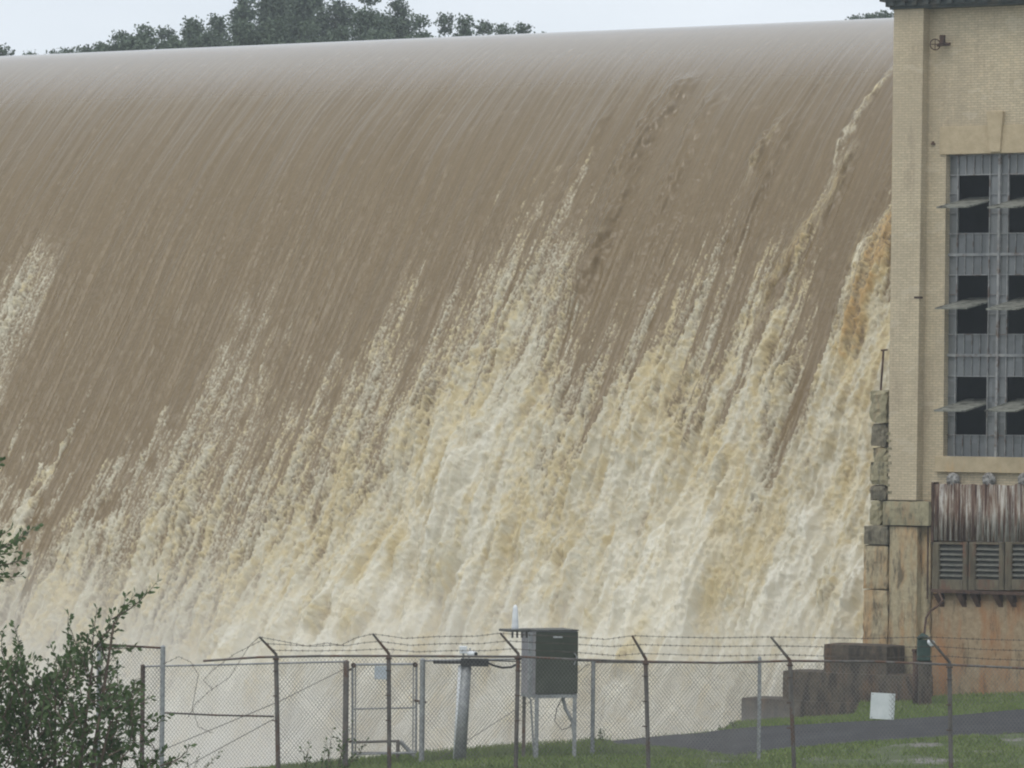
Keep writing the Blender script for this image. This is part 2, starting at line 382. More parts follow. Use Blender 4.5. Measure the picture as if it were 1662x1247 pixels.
for i in range(N):
    for j in range(40):
        q = []
        for a, b in ((i, j), (i+1, j), (i+1, j+1), (i, j+1)):
            x = -120+a*3.2; y = 60+b*3.2; q.append((x, y, .12*math.sin(x*1.3+y*.7)+.1*math.sin(y*1.9-x)))
        mb.quad(*q)
tag(mb.build('river_water', pool), kind='structure')

# mist standing over the foot of the fall: a wedge lying against the sheet
mn = NT('mist_volume'); mn.t.nodes.remove(mn.p); pv = mn.n('ShaderNodeVolumePrincipled')
pv.inputs['Color'].default_value = (.97, .97, .97, 1); pv.inputs['Density'].default_value = .19; pv.inputs['Anisotropy'].default_value = .2
mn.l(pv.outputs[0], mn.out.inputs['Volume'])
mb = MB(); k = 24
for i in range(k+1):
    s_ = -70+80.6*i/k
    h = 13.6+.9*math.sin(i*1.7)+.5*math.sin(i*.9+1) if s_ < -20 else 13+.8*math.sin(i*1.7)
    h = h+(-1.0 if s_ > 0 else 0)
    zc = h; tf = float(np.interp(CRZ-zc, zq, tq))
    mb.v += [dpt(s_, tf-2.5, zc), dpt(s_, tf+6.5, zc*.52), dpt(s_, 33 if s_ > -4 else 37, .4), dpt(s_, 24, .3)]
for i in range(k):
    for j in range(4):
        a, b = i*4+j, i*4+(j+1) % 4; mb.f.append((a, b, b+4, a+4))
mb.f += [(3, 2, 1, 0), (k*4, k*4+1, k*4+2, k*4+3)]
o = mb.build('mist', mn.m); tag(o, 'pale mist standing over the foot of the falling water', kind='stuff')

# ------------------------------------------------------------------ ground
rows = [
 (45, [(-3000, 2100), (5000, 2100)]),
 (60, [(-3000, 1740), (5000, 1740)]),
 (100, [(-3000, 1340), (0, 1340), (800, 1325), (1662, 1325), (5000, 1325)]),
 (114, [(-3000, 1330), (0, 1300), (480, 1268), (840, 1252), (1280, 1262), (1662, 1262), (4000, 1262)]),
 (128, [(-2000, 1330), (0, 1292), (400, 1256), (480, 1248), (560, 1240), (690, 1227), (840, 1214), (965, 1207), (1100, 1215), (1190, 1227), (1290, 1216), (1400, 1206), (1540, 1197), (1662, 1190), (4000, 1150)]),
 (136, [(-2000, 1519), (800, 1519), (940, 1300), (965, 1206), (1100, 1193), (1220, 1181), (1280, 1178), (1430, 1170), (1540, 1163), (1662, 1152), (4000, 1080)]),
 (143, [(-2000, 1519), (1140, 1519), (1185, 1185), (1200, 1174), (1280, 1169), (1510, 1156), (1662, 1144), (4000, 1060)]),
 (152, [(-2000, 1440), (1330, 1440), (1400, 1130), (1662, 1110), (4000, 1080)]),
 (175, [(-2000, 1340), (1330, 1340), (1480, 1060), (4000, 1040)]),
]
RD = [r[0] for r in rows]
def gz(x, y):
    px = 831+F*x/y
    zs = []
    for D, tb in rows:
        py = np.interp(px, [a for a, b in tb], [b for a, b in tb])
        zs.append(EZ+ray(px, py).z*D)
    return float(np.interp(y, RD, zs))
def gpx(px, D): p = at(px, 1200, D); return gz(p.x, D)
near_e = rows[4][1]; far_e = rows[5][1]
def onroad(x, y):
    px = 831+F*x/y
    return px > 965 and 128.05+max(0, (1010-px)*.06) < y < 135.95
gn_ = NT('grassy_soil'); v = gn_.coords()
a = gn_.noise(v, .6, 5, .6); b = gn_.noise(v, 14, 4, .7); c = gn_.noise(v, 40, 2)
g = gn_.ramp(b, [(.3, (.05, .07, .02)), (.7, (.11, .14, .05))])
st = gn_.ramp(c, [(.35, (.12, .11, .1)), (.65, (.3, .28, .26))])
gn_.base(gn_.mix(gn_.ramp(a, [(.54, 0.), (.64, 1.)]), g, st)); gn_.set(Roughness=.95); gn_.bump(b, .03); GROUND = gn_.m
xs = np.concatenate([np.linspace(-60, -14, 20), np.linspace(-13.6, 30, 230), np.linspace(31, 80, 20)]); ys = np.concatenate([np.linspace(45, 110, 30), np.linspace(110.25, 155, 180), np.linspace(157, 200, 12)])
cg = []
for x in xs:
    for y in ys:
        z = gz(x, y)
        if onroad(x, y): z -= .06
        else: z += .02*math.sin(x*3.1+y*1.3)+.02*math.sin(x*1.3-y*2.9) if not (127 < y < 137) else 0
        cg.append((x, y, z))
nx, ny = len(xs), len(ys); ii = np.arange(nx*ny).reshape(nx, ny)
qg = np.stack([ii[:-1, :-1], ii[1:, :-1], ii[1:, 1:], ii[:-1, 1:]], -1).reshape(-1, 4)
me = gridmesh('ground', np.array(cg, np.float32), qg, GROUND); o = bpy.data.objects.new('ground', me); C.objects.link(o); tag(o, kind='structure')
# asphalt road
an = NT('worn_asphalt'); v = an.coords(); a = an.noise(v, 30, 4, .7); b = an.noise(v, .5, 4)
an.base(an.mix(an.ramp(b, [(.4, 0.), (.65, 1.)]), an.ramp(a, [(.3, (.012, .013, .016)), (.7, (.030, .031, .037))]), (.036, .037, .043))); an.set(Roughness=.8); an.bump(a, .01)
mb = MB(); vs = []; K = 90; J = 14
for i in range(K+1):
    px = 968+(2300-968)*(i/K)
    for j in range(J+1):
        y = 128+max(0, (1010-px)*.06)+(136-128-max(0, (1010-px)*.06))*j/J+.12*math.sin(px*.05+j)*(1 if j in (0, J) else 0)
        p = at(px, 1200, y); vs.append((p.x, y, gz(p.x, y)+.012))
mb.v = vs
for i in range(K):
    for j in range(J): a = i*(J+1)+j; mb.f.append((a, a+J+1, a+J+2, a+1))
tag(mb.build('road', an.m), kind='structure')

# ------------------------------------------------------------------ powerhouse
PO = at(1446, 420, 150); PO = Vector((PO.x, PO.y, 0))
PR = -AZ
NIN = Vector((math.sin(AZ), math.cos(AZ), 0))
def wp(px, py, y=0.):           # point of the wall plane at local depth y seen at that pixel: (local x, z)
    d = ray(px, py); P0 = PO+NIN*y; k = (P0-EYE).dot(NIN)/d.dot(NIN); P = EYE+d*k; q = P-PO
    return q.dot(U), P.z
def pb(mb, l, t, r, b, y0, y1):  # box whose front, at depth y0, covers these pixels
    x0 = wp(l, (t+b)/2, y0)[0]; x1 = wp(r, (t+b)/2, y0)[0]; z1 = wp((l+r)/2, t, y0)[1]; z0 = wp((l+r)/2, b, y0)[1]
    mb.box(x0, x1, y0, y1, z0, z1); return x0, x1, z0, z1
def xz(px, py, y): a = wp(px, py, y); return Vector((a[0], y, a[1]))

def brickmat(name):
    n = NT(name); t = n.n('ShaderNodeTexCoord'); sp = n.n('ShaderNodeSeparateXYZ'); cb = n.n('ShaderNodeCombineXYZ')
    n.l(t.outputs['Object'], sp.inputs[0]); n.l(n.math('ADD', sp.outputs[0], sp.outputs[1]), cb.inputs[0]); n.l(sp.outputs[2], cb.inputs[1])
    bk = n.n('ShaderNodeTexBrick'); n.l(cb.outputs[0], bk.inputs['Vector'])
    bk.inputs['Scale'].default_value = 1; bk.inputs['Brick Width'].default_value = .23; bk.inputs['Row Height'].default_value = .079; bk.inputs['Mortar Size'].default_value = .009
    bk.inputs['Color1'].default_value = (.60, .505, .345, 1); bk.inputs['Color2'].default_value = (.50, .42, .285, 1); bk.inputs['Mortar'].default_value = (.37, .325, .24, 1)
    v = n.coords(); big = n.noise(v, .35, 5, .6); mid = n.noise(n.coords((1, 1, .25)), 2.2, 5, .65); tiny = n.noise(v, 9, 2)
    col = n.mix(n.ramp(big, [(.4, 0.), (.62, .55)]), bk.outputs[0], (.40, .33, .23))
    col = n.mix(n.ramp(mid, [(.52, 0.), (.75, .6)]), col, (.30, .235, .165))
    col = n.mix(n.ramp(tiny, [(.55, 0.), (.7, .45)]), col, (.64, .52, .34))
    drip = n.noise(n.coords((1, 1, .08)), 1.6, 4, .7)
    col = n.mix(n.ramp(drip, [(.56, 0.), (.72, .45)]), col, (.33, .275, .195))
    pat = n.noise(n.coords((.8, .8, 1.6)), 1.1, 3, .5); col = n.mix(n.ramp(pat, [(.60, 0.), (.64, .28)]), col, (.62, .55, .42))
    n.base(col); n.set(Roughness=.92); n.bump(bk.outputs[1], -.006); return n.m
brick = brickmat('cream_brick')
def stain(name, c1, c2, rust, dark, sc=1., tr=.5, td=.55):
    n = NT(name); v = n.coords((1, 1, .22)); w_ = n.coords()
    a = n.noise(w_, 3*sc, 6, .65); r = n.noise(v, .9*sc, 6, .6); d = n.noise(n.coords((1.3, 1.3, .35), rot=(.2, .1, .4)), 1.3*sc, 6, .7)
    col = n.ramp(a, [(.3, c1), (.7, c2)])
    col = n.mix(n.ramp(r, [(tr-.06, 0.), (tr+.12, .85)]), col, rust)
    col = n.mix(n.ramp(d, [(td, 0.), (td+.14, .8)]), col, dark)
    n.base(col); n.set(Roughness=.93); n.bump(n.noise(w_, 12, 4, .7), .02); return n.m
stone = stain('stained_sandstone', (.40, .32, .2), (.52, .425, .28), (.55, .33, .13), (.25, .19, .12), 1, .64, .66)
lowc = stain('rust_stained_concrete', (.32, .27, .17), (.46, .385, .25), (.43, .26, .12), (.095, .078, .052), 2.4, .53, .49)
mossc = stain('mossy_concrete', (.25, .225, .14), (.38, .335, .215), (.34, .22, .12), (.07, .068, .045), 2.4, .6, .50)
orangec = stain('orange_stained_wall', (.27, .20, .12), (.41, .315, .20), (.36, .175, .075), (.12, .09, .055), 2.2, .53, .53)
pierd = stain('dark_pier_stone', (.13, .115, .08), (.25, .22, .155), (.22, .15, .09), (.05, .045, .032), 2.6, .62, .5)
darkc = stain('dark_wet_concrete', (.055, .045, .034), (.12, .095, .068), (.15, .085, .045), (.025, .02, .016), 2.2, .56, .46)

ph = thing('powerhouse', 'cream brick powerhouse with steel windows beside the brown waterfall', 'building', PO, PR)
EX = wp(1446, 400, 0)[0]
XR = wp(2150, 400, .4)[0]
zT = wp(1560, -120, .4)[1]; zC = wp(1475, 20, 0)[1]; zL = wp(1475, 812, 0)[1]; zB = gpx(1500, 146)-1.0
xW0, xW1 = wp(1533, 500, .4)[0], wp(1703, 500, .4)[0]; zW1 = wp(1610, 248, .4)[1]; zW0 = wp(1610, 743, .4)[1]
BD = 16
# main wall with the window opening, second opening further right
mb = MB()
mb.box(.02, xW0, .4, .9, zL, zT); mb.box(xW0, xW1, .4, .9, zW1, zT); mb.box(xW0, xW1, .4, .9, zL, zW0)
mb.box(xW1, XR, .4, .9, zL, zT)
mb.box(.02, .5, .9, BD, zL-6, zT); mb.box(XR-.5, XR, .9, BD, zL-6, zT); mb.box(.5, XR-.5, BD-.5, BD, zL-6, zT)
mb.build('wall', brick, ph, True)
mb = MB(); mb.box(-.25, XR+.3, -.2, BD+.2, zT, zT+.3); mb.build('roof', darkc, ph, True)
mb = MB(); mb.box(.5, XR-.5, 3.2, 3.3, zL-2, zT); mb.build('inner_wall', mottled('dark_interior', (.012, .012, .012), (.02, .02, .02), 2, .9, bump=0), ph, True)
# pilaster, slightly battered as in the picture
mb = MB()
x0 = wp(1451, 20, 0)[0]; x1 = wp(1499, 20, 0)[0]; xb0 = wp(1441, 812, 0)[0]; xb1 = wp(1487, 812, 0)[0]
mb.hexa([(xb0, 0, zL), (xb1, 0, zL), (xb1, .42, zL), (xb0, .42, zL), (x0, 0, zC+.1), (x1, 0, zC+.1), (x1, .42, zC+.1), (x0, .42, zC+.1)])
mb.hexa([(xb0, .42, zL), (.02, .42, zL), (.02, 3, zL), (xb0, 3, zL), (x0, .42, zC+.1), (.02, .42, zC+.1), (.02, 3, zC+.1), (x0, 3, zC+.1)]) if x0 < 0 else None
mb.build('pilaster', brick, ph, True)
mb = MB(); mb.box(XR-1.2, XR+.02, 0, .38, zL, zC+.1); mb.build('pilaster', brick, ph, True)
# cornice in steps
corn = mottled('dark_painted_cornice', (.035, .045, .042), (.075, .085, .078), 4, .8, c3=(.10, .085, .06), s3=1.5)
mb = MB(); z = zC+.1
for (h, out) in ((.08, .1), (.16, .2), (.14, .34), (.16, .46), (.22, .6), (1.3, .5)):
    mb.box(x0-out, XR+out, -out, 1.0+.01*out, z, z+h); z += h
for i in range(40):
    a = x0-.05+i*.42
    if a < XR: mb.box(a, a+.18, -.30, -.20, zC+.2, zC+.335)
mb.build('cornice', corn, ph, True)
# lintel and keystone
mb = MB(); lx0, lx1, lz0, lz1 = pb(mb, 1525, 203, 1711, 249, .34, .5); lin = mb.build('lintel', stone, ph, True, bevel=.015)
mb = MB(); zt = wp(1614, 181, .27)[1]; zb = wp(1614, 247, .27)[1]+.003
k0, k1, k2, k3 = wp(1601, 181, .27)[0], wp(1628, 181, .27)[0], wp(1606, 247, .27)[0], wp(1623, 247, .27)[0]
mb.hexa([(k2, .26, zb), (k3, .26, zb), (k3, .4, zb), (k2, .4, zb), (k0, .26, zt), (k1, .26, zt), (k1, .4, zt), (k0, .4, zt)])
mb.build('keystone', stone, lin, True, bevel=.015)
# sill
mb = MB(); pb(mb, 1517, 742, 1718, 768, .24, .66); mb.build('sill', stone, ph, True, bevel=.02)
# brick band below the sill shows between the knobs; rusted sill end stain is in the stone
# window: glazing, bars, pivoting vents
gl = NT('dirty_window_glass'); v = gl.coords(); a = gl.noise(v, 3, 5, .6); sp = gl.n('ShaderNodeSeparateXYZ'); gl.l(v, sp.inputs[0])
cells = gl.n('ShaderNodeTexWhiteNoise', noise_dimensions='2D'); cb = gl.n('ShaderNodeCombineXYZ')
gl.l(gl.math('FLOOR', gl.math('MULTIPLY', sp.outputs[0], 3.95)), cb.inputs[0]); gl.l(gl.math('FLOOR', gl.math('MULTIPLY', sp.outputs[2], 1.55)), cb.inputs[1]); gl.l(cb.outputs[0], cells.inputs[0])
gl.base(gl.mix(.45, gl.ramp(a, [(.3, (.115, .12, .118)), (.7, (.19, .195, .192))]), gl.ramp(cells.outputs[0], [(.0, (.085, .09, .092)), (1., (.23, .24, .245))])))
gl.set(Roughness=.3); glass = gl.m
framem = mottled('grey_window_bars', (.2, .205, .205), (.33, .33, .32), 5, .7, c3=(.14, .1, .08), s3=2)
ventm = mottled('mossy_vent_glass', (.15, .15, .125), (.28, .28, .24), 5, .7, c3=(.05, .05, .042), s3=3)
YW = .66
vents = [(284, 378), (447, 542), (612, 706)]; vcols = [(1554, 1606), (1636, 1688)]
def lean(px, py): return px-(py-330)*.0135     # the verticals lean as in the picture
win = thing('window', None, None); win.parent = ph
mb = MB()
cols = [1536, 1554, 1606, 1620, 1636, 1688, 1704]
edges = [249, 284, 378, 447, 542, 612, 706, 744]
for i in range(len(edges)-1):
    for j in range(len(cols)-1):
        if (i % 2 == 1) and j in (1, 4): continue
        t, b = edges[i], edges[i+1]; l, r = cols[j], cols[j+1]; m_ = (t+b)/2
        pb(mb, lean(l, m_), t, lean(r, m_), b, YW+.02, YW+.03)
mb.build('glazing', glass, win, True)
mb = MB()
def bar(l, t, r, b, d=.05): pb(mb, l, t, r, b, YW-d, YW+.045)
def vbar(px, t, b, wd=2., d=.045):
    a0, a1 = xz(lean(px-wd/2, b), b, YW-d), xz(lean(px+wd/2, b), b, YW-d); c0_, c1_ = xz(lean(px-wd/2, t), t, YW-d), xz(lean(px+wd/2, t), t, YW-d)
    e = Vector((0, d+.04, 0)); mb.hexa([a0, a1, a1+e, a0+e, c0_, c1_, c1_+e, c0_+e])
for px in (1537.5, 1702): vbar(px, 249, 744, 3, .06)
vbar(1621, 249, 744, 3.6, .10)
for px in (1554, 1606, 1636, 1688): vbar(px, 249, 744, 1.3)
for (t, b) in ((249, 284), (378, 447), (542, 612), (706, 744)):
    for px in (1567, 1580, 1593, 1649, 1662, 1675): vbar(px, t, b, .9, .03)
for yv, h in ((250, 3), (413, 4.5), (577, 4.5), (743, 3)): bar(1536-(yv-330)*.0135, yv-h/2, 1704, yv+h/2, .07)
for yv in (283, 379, 446, 543, 611, 707): bar(lean(1537, yv), yv-.7, 1703, yv+.7, .04)
for (t, b) in vents:
    for f in (.33, .66):
        yv = t+(b-t)*f
        for l, r in ((1537, 1554), (1606, 1636), (1688, 1703)): bar(lean(l, yv), yv-.5, lean(r, yv), yv+.5, .03)
mb.build('frame', framem, win, True)
for (t, b) in vents:
    for (l, r) in vcols:
        yc = (t+b)/2-3; a0 = wp(lean(l+1, yc), yc, YW)[0]; a1 = wp(lean(r-1, yc), yc, YW)[0]; zc = wp(l, yc, YW)[1]
        hl = (wp(l, t, YW)[1]-wp(l, b, YW)[1])/2-.03
        mb = MB(); ang = math.radians(80.5+random.uniform(-1, 1)); dy, dz_ = -math.sin(ang), -math.cos(ang)
        def P(x, k, o_=0): return (x, YW+dy*k*hl+o_*dz_, zc+dz_*k*hl*1.0-o_*dy)
        kk = 1.6
        mb.hexa([P(a0, kk), P(a1, kk), P(a1, -1), P(a0, -1), P(a0, kk, .02), P(a1, kk, .02), P(a1, -1, .02), P(a0, -1, .02)])
        for (u0, u1, q0, q1_) in ((a0-.01, a0+.04, kk, -1), (a1-.04, a1+.01, kk, -1), (a0+.04, a1-.04, kk+.01, kk-.05), (a0+.04, a1-.04, -.95, -1.01)):
            mb.hexa([P(u0, q0, -.012), P(u1, q0, -.012), P(u1, q1_, -.012), P(u0, q1_, -.012), P(u0, q0, .035), P(u1, q0, .035), P(u1, q1_, .035), P(u0, q1_, .035)])
        mb.build('vent', ventm, win, True)
# round knobs under the sill
knob = mottled('weathered_cast_knob', (.12, .11, .1), (.4, .39, .37), 9, .9)
for px in (1546, 1604, 1662, 1720):
    c = xz(px, 779, .22); mb = MB(); R = .23; L = 6
    prof = [(-.02, .02), (.0, .13), (.05, .2), (.12, .235), (.2, .21), (.27, .13), (.29, .01)]
    mb.tube([Vector((c.x, .4-p, c.z+.02-p*.15)) for p, r in prof], [r for p, r in prof], 12)
    for i in range(5):
        a = i*1.26; mb.tube([(c.x+.12*math.cos(a), .16, c.z+.12*math.sin(a)), (c.x+.15*math.cos(a), .09, c.z+.15*math.sin(a))], .03, 6)
    mb.build('knob', knob, ph, True, smooth=True)
# rusted corrugated apron
cn_ = NT('rusted_corrugated_iron'); v = cn_.coords((1, 1, .05)); a = cn_.noise(v, 9, 5, .75); b = cn_.noise(cn_.coords((1, 1, .3)), 3, 5, .7)
col = cn_.ramp(a, [(.38, (.05, .028, .024)), (.46, (.15, .085, .055)), (.52, (.30, .26, .21)), (.60, (.52, .50, .46))])
cn_.base(cn_.mix(cn_.ramp(b, [(.52, 0.), (.66, .75)]), col, (.10, .06, .045))); cn_.set(Roughness=.9)
mb = MB(); K = 260; xa, xb_ = wp(1513, 830, .12)[0], XR-1.3; z1 = wp(1580, 787, .12)[1]; z0 = wp(1580, 879, .12)[1]
for i in range(K+1):
    x = xa+(xb_-xa)*i/K; y = .12+.045*math.cos(x*2*math.pi/.19); dzz = random.uniform(-.03, .03) if i % 12 == 0 else 0
    mb.v += [(x, y, z0), (x, y, z1+.02*math.sin(x*7)+(.05 if (x % 1.1) < .28 else 0)), (x, y+.02, z1), (x, y+.02, z0)]
for i in range(K):
    a = i*4
    for j in range(4): mb.f.append((a+j, a+(j+1) % 4, a+4+(j+1) % 4, a+4+j))
mb.build('corrugated_apron', cn_.m, ph, True, smooth=True)
mb = MB(); pb(mb, 1511, 783, 1515, 880, .05, .4); mb.build('apron_edge', rusty, ph, True)
# louvers
wood = mottled('weathered_louver_timber', (.085, .072, .048), (.16, .135, .09), 6, .85, 0, (1, 1, .3), .003, (.14, .075, .045), 3)
blade = mottled('grey_louver_blade', (.10, .10, .085), (.16, .155, .13), 6, .7)
def louver(px0, px1):
    lv = MB(); t, b = 880, 958
    pb(lv, px0, t, px0+11, b, .10, .42); pb(lv, px1-8, t, px1, b, .10, .42)
    pb(lv, px0+11, t, px1-8, t+4, .11, .42); pb(lv, px0+11, 941, px1-8, 958, .08, .42)
    pb(lv, px0+3, t+3, px0+4.2, b-4, .08, .1); pb(lv, px0+8, t+3, px0+9, b-4, .08, .1); pb(lv, px1-3, t+3, px1-2, b-4, .08, .1)
    f = lv.build('louver', wood, ph, True, bevel=.008)
    bl = MB()
    for i in range(7):
        yy = 885+i*8.6; a0, a1 = wp(px0+11, yy, .15)[0], wp(px1-8, yy, .15)[0]; z = wp(px0, yy, .15)[1]
        bl.hexa([(a0, .14, z-.15), (a1, .14, z-.15), (a1, .30, z-.02), (a0, .30, z-.02), (a0, .13, z-.13), (a1, .13, z-.13), (a1, .30, z+.0), (a0, .30, z+.0)])
    bl.build('louver_blades', blade, f, True)
    bk = MB(); pb(bk, px0+10, 882, px1-7, 945, .36, .38); bk.build('louver_back', black, f, True)
for a, b in ((1513, 1570), (1572, 1629), (1631, 1689), (1691, 1749), (1751, 1809)): louver(a, b)
mb = MB(); mb.box(wp(1511, 961, .05)[0], XR-1.3, .04, .42, wp(1580, 964, .05)[1], wp(1580, 958.5, .05)[1]); mb.build('ledge', rusty, ph, True)
for px in (1520, 1556, 1579, 1615, 1637, 1675, 1700):
    a = wp(px, 970, .1); zt = wp(px, 964, .1)[1]; mb = MB()
    mb.hexa([(a[0], .34, zt-.42), (a[0]+.16, .34, zt-.42), (a[0]+.16, .42, zt-.42), (a[0], .42, zt-.42), (a[0]-.12, .08, zt), (a[0]+.1, .08, zt), (a[0]+.1, .42, zt), (a[0]-.12, .42, zt)])
    mb.build('bracket', rusty, ph, True)
# lower walls
zG = zB
mb = MB(); xa = wp(1498, 900, .34)[0]; zE = wp(1580, 975, .34)[1]
mb.box(xa, XR, .4, 2, zE, zL); mb.box(xa, XR, .34, 2, zG-1, zE); mb.build('base_wall', orangec, ph, True)
mb = MB(); mb.box(wp(1508, 960, .36)[0], wp(1509, 960, .36)[0]+.02, .2, .42, zE, zL-.5); mb.build('downpipe', rusty, ph, True)
def rough(name, mat_, parent, x0, x1, y0, y1, z0, z1, j=.04, step=.3, seed=0, local=True):
    import bmesh
    bm = bmesh.new(); R = random.Random(seed)
    nx_, ny_, nz_ = [max(1, int(round((b-a)/step))) for a, b in ((x0, x1), (y0, y1), (z0, z1))]
    V = {}
    def g(i, j_, k):
        if (i, j_, k) not in V:
            e = sum((i in (0, nx_), j_ in (0, ny_), k in (0, nz_)))
            c = .035 if e >= 2 else 0
            x = x0+(x1-x0)*i/nx_; y = y0+(y1-y0)*j_/ny_; z = z0+(z1-z0)*k/nz_
            x += R.uniform(-j, j)*.7+(c if i == 0 else -c if i == nx_ else 0); y += R.uniform(-j, j)*.5+(c if j_ == 0 else 0); z += R.uniform(-j, j)*.35-(c if k == nz_ else 0)
            V[(i, j_, k)] = bm.verts.new((x, y, z))
        return V[(i, j_, k)]
    for i in range(nx_):
        for k in range(nz_): bm.faces.new((g(i, 0, k), g(i+1, 0, k), g(i+1, 0, k+1), g(i, 0, k+1))); bm.faces.new((g(i, ny_, k), g(i, ny_, k+1), g(i+1, ny_, k+1), g(i+1, ny_, k)))
    for i in range(nx_):
        for k in range(ny_): bm.faces.new((g(i, k, 0), g(i, k+1, 0), g(i+1, k+1, 0), g(i+1, k, 0))); bm.faces.new((g(i, k, nz_), g(i+1, k, nz_), g(i+1, k+1, nz_), g(i, k+1, nz_)))
    for i in range(ny_):
        for k in range(nz_): bm.faces.new((g(0, i, k), g(0, i, k+1), g(0, i+1, k+1), g(0, i+1, k))); bm.faces.new((g(nx_, i, k), g(nx_, i+1, k), g(nx_, i+1, k+1), g(nx_, i, k+1)))
    me = bpy.data.meshes.new(name); bm.to_mesh(me); bm.free(); me.materials.append(mat_)
    o = bpy.data.objects.new(name, me); C.objects.link(o)
    if parent: o.parent = parent
    return o
def rpx(name, mat_, parent, l, t, r, b, y0, y1, **k):
    x0 = wp(l, (t+b)/2, y0)[0]; x1 = wp(r, (t+b)/2, y0)[0]; z1 = wp((l+r)/2, t, y0)[1]; z0 = wp((l+r)/2, b, y0)[1]
    return rough(name, mat_, parent, x0, x1, y0, y1, z0, z1, **k)
rpx('corner_ledge', mossc, ph, 1431, 813, 1508, 853, -.14, 1.2, j=.012, seed=3)
rpx('corner_base', lowc, ph, 1440, 853.5, 1488, 1190, -.06, 1.2, j=.015, seed=4)
rpx('corner_base', lowc, ph, 1487, 853.5, 1510, 1190, .2, 1.2, j=.015, seed=5)
# pipe valve high on the wall
vv = thing('valve', None, None); vv.parent = ph; c = xz(1528, 71, .2)
mb = MB(); mb.tube([(c.x-.1, .12, c.z-.05), (c.x+.35, .12, c.z-.03)], .05); mb.tube([(c.x+.08, .12, c.z), (c.x+.08, .12, c.z+.26)], .1); mb.tube([(c.x+.08, .12, c.z), (c.x+.08, .42, c.z)], .05)
mb.build('valve_body', rusty, vv, True)
mb = MB(); mb.ring((c.x-.17, .1, c.z-.03), (1, -.8, 0), .17, .018); mb.tube([(c.x-.17, .1, c.z-.2), (c.x-.17, .1, c.z+.14)], .014, 5); mb.tube([(c.x-.27, .02, c.z-.03), (c.x-.05, .2, c.z-.03)], .014, 5)
mb.build('hand_wheel', rusty, vv, True)
for px, py in ((1516, 234),):
    c = xz(px, py, .4); mb = MB(); mb.box(c.x-.08, c.x+.04, .34, .4, c.z-.03, c.z+.03); mb.box(c.x-.05, c.x+.0, .34, .4, c.z+.03, c.z+.08); mb.build('wall_hook', rusty, ph, True)
c = xz(1493, 483, 0); mb = MB(); mb.box(c.x-.2, c.x+.05, -.02, .1, c.z-.03, c.z+.03); mb.build('wall_clamp', rusty, ph, True)

# broken masonry pier at the corner, with iron stub
pier = thing('masonry_pier', 'broken mossy masonry pier of stacked blocks at the left corner of the brick powerhouse', 'pier', PO, PR)
blocks = [(1411, 633, 1438, 686, .1, mossc), (1413, 687, 1440, 725, .2, pierd), (1416, 726, 1442, 750, .22, mossc), (1410, 750, 1441, 787, .12, mossc), (1409, 788, 1437, 812, .1, pierd), (1410, 812.5, 1430, 853, .05, mossc)]
for i, (l, t, r, b, y0, m_) in enumerate(blocks): rpx('block', m_, pier, l, t, r, b-.6, y0, 2.6, j=.075, seed=20+i, step=.15)
for i, (l, t, r, b, y0, m_) in enumerate([(1400, 853, 1440, 884, -.12, pierd), (1399, 884.5, 1440, 956, -.08, lowc), (1398, 957, 1440, 1190, -.1, lowc)]):
    rpx('block', m_, pier, l, t, r, b-.4, y0, 2.6, j=.035, seed=40+i, step=.2)
for i in range(9):
    yy = 700+i*12; rpx('brick_stub', mossc, pier, 1437, yy, 1446+random.uniform(-2, 3), yy+6, -.05, .3, j=.03, seed=60+i, step=.15)
st_ = thing('iron_post', 'thin dark iron post with a short cross bar standing on the broken pier', 'post', (0, 0, 0))
b0, b1 = at(1429.5, 634, 150.5), at(1434, 569, 150.5); st_.location = b0
mb = MB(); mb.tube([b0, b1], .035); mb.tube([b1+Vector((-.08, 0, 0)), b1+Vector((.13, 0, .02))], .03); mb.build('post', rusty, st_)
# stepped wall running down to the river
stw = thing('stepped_wall', 'dark wet concrete wall stepping down left towards the river', 'wall', PO, PR)
for i, (l, t, r, b) in enumerate([(1334, 1046, 1440, 1185), (1268, 1092, 1484, 1190), (1201, 1138, 1484, 1195)]):
    rpx('wall_step', darkc, stw, l, t, r, b, -1.45-.10*i, -.3, j=.015, seed=80+i, step=.3)
# brown vertical drain pipe and green box on a post
pp = thing('drain_pipe', 'rust brown vertical pipe rising in front of the powerhouse base', 'pipe', (0, 0, 0))
b0 = at(1487, 1155, 146); b0.z = gz(b0.x, 146)-.1; b1 = at(1487, 1058, 146); pp.location = b0
mb = MB(); mb.tube([b0, b1], .11, 10); mb.build('pipe', rusty, pp, smooth=True); mb = MB(); mb.tube([b1, b1+Vector((0, 0, .08))], .14, 10); mb.build('cap', rusty, pp)
gb = thing('meter_box', 'small dark green utility box with a lamp on a concrete stump', 'utility box', (0, 0, 0))
c = at(1499, 1070, 145.6); gb.location = (c.x, c.y, gz(c.x, c.y))
greenp = mottled('dark_green_paint', (.02, .045, .035), (.04, .075, .06), 5, .5)
mb = MB(); mb.box(c.x-.2, c.x+.2, c.y-.15, c.y+.15, c.z-.05, c.z+.6); mb.build('housing', greenp, gb, bevel=.03)
mb = MB(); mb.tube([c+Vector((-.2, -.1, .62)), c+Vector((-.05, -.15, .72)), c+Vector((.12, -.2, .68))], [.05, .1, .05]); mb.build('lamp', greenp, gb)
mb = MB(); mb.tube([c+Vector((.15, -.2, .55)), c+Vector((.22, -.35, .5))], [.08, .1], 10); mb.build('lens', whitep, gb)
mb = MB(); mb.box(c.x-.15, c.x+.25, c.y-.1, c.y+.15, gz(c.x, c.y)-.2, c.z-.05); mb.build('stump', darkc, gb)
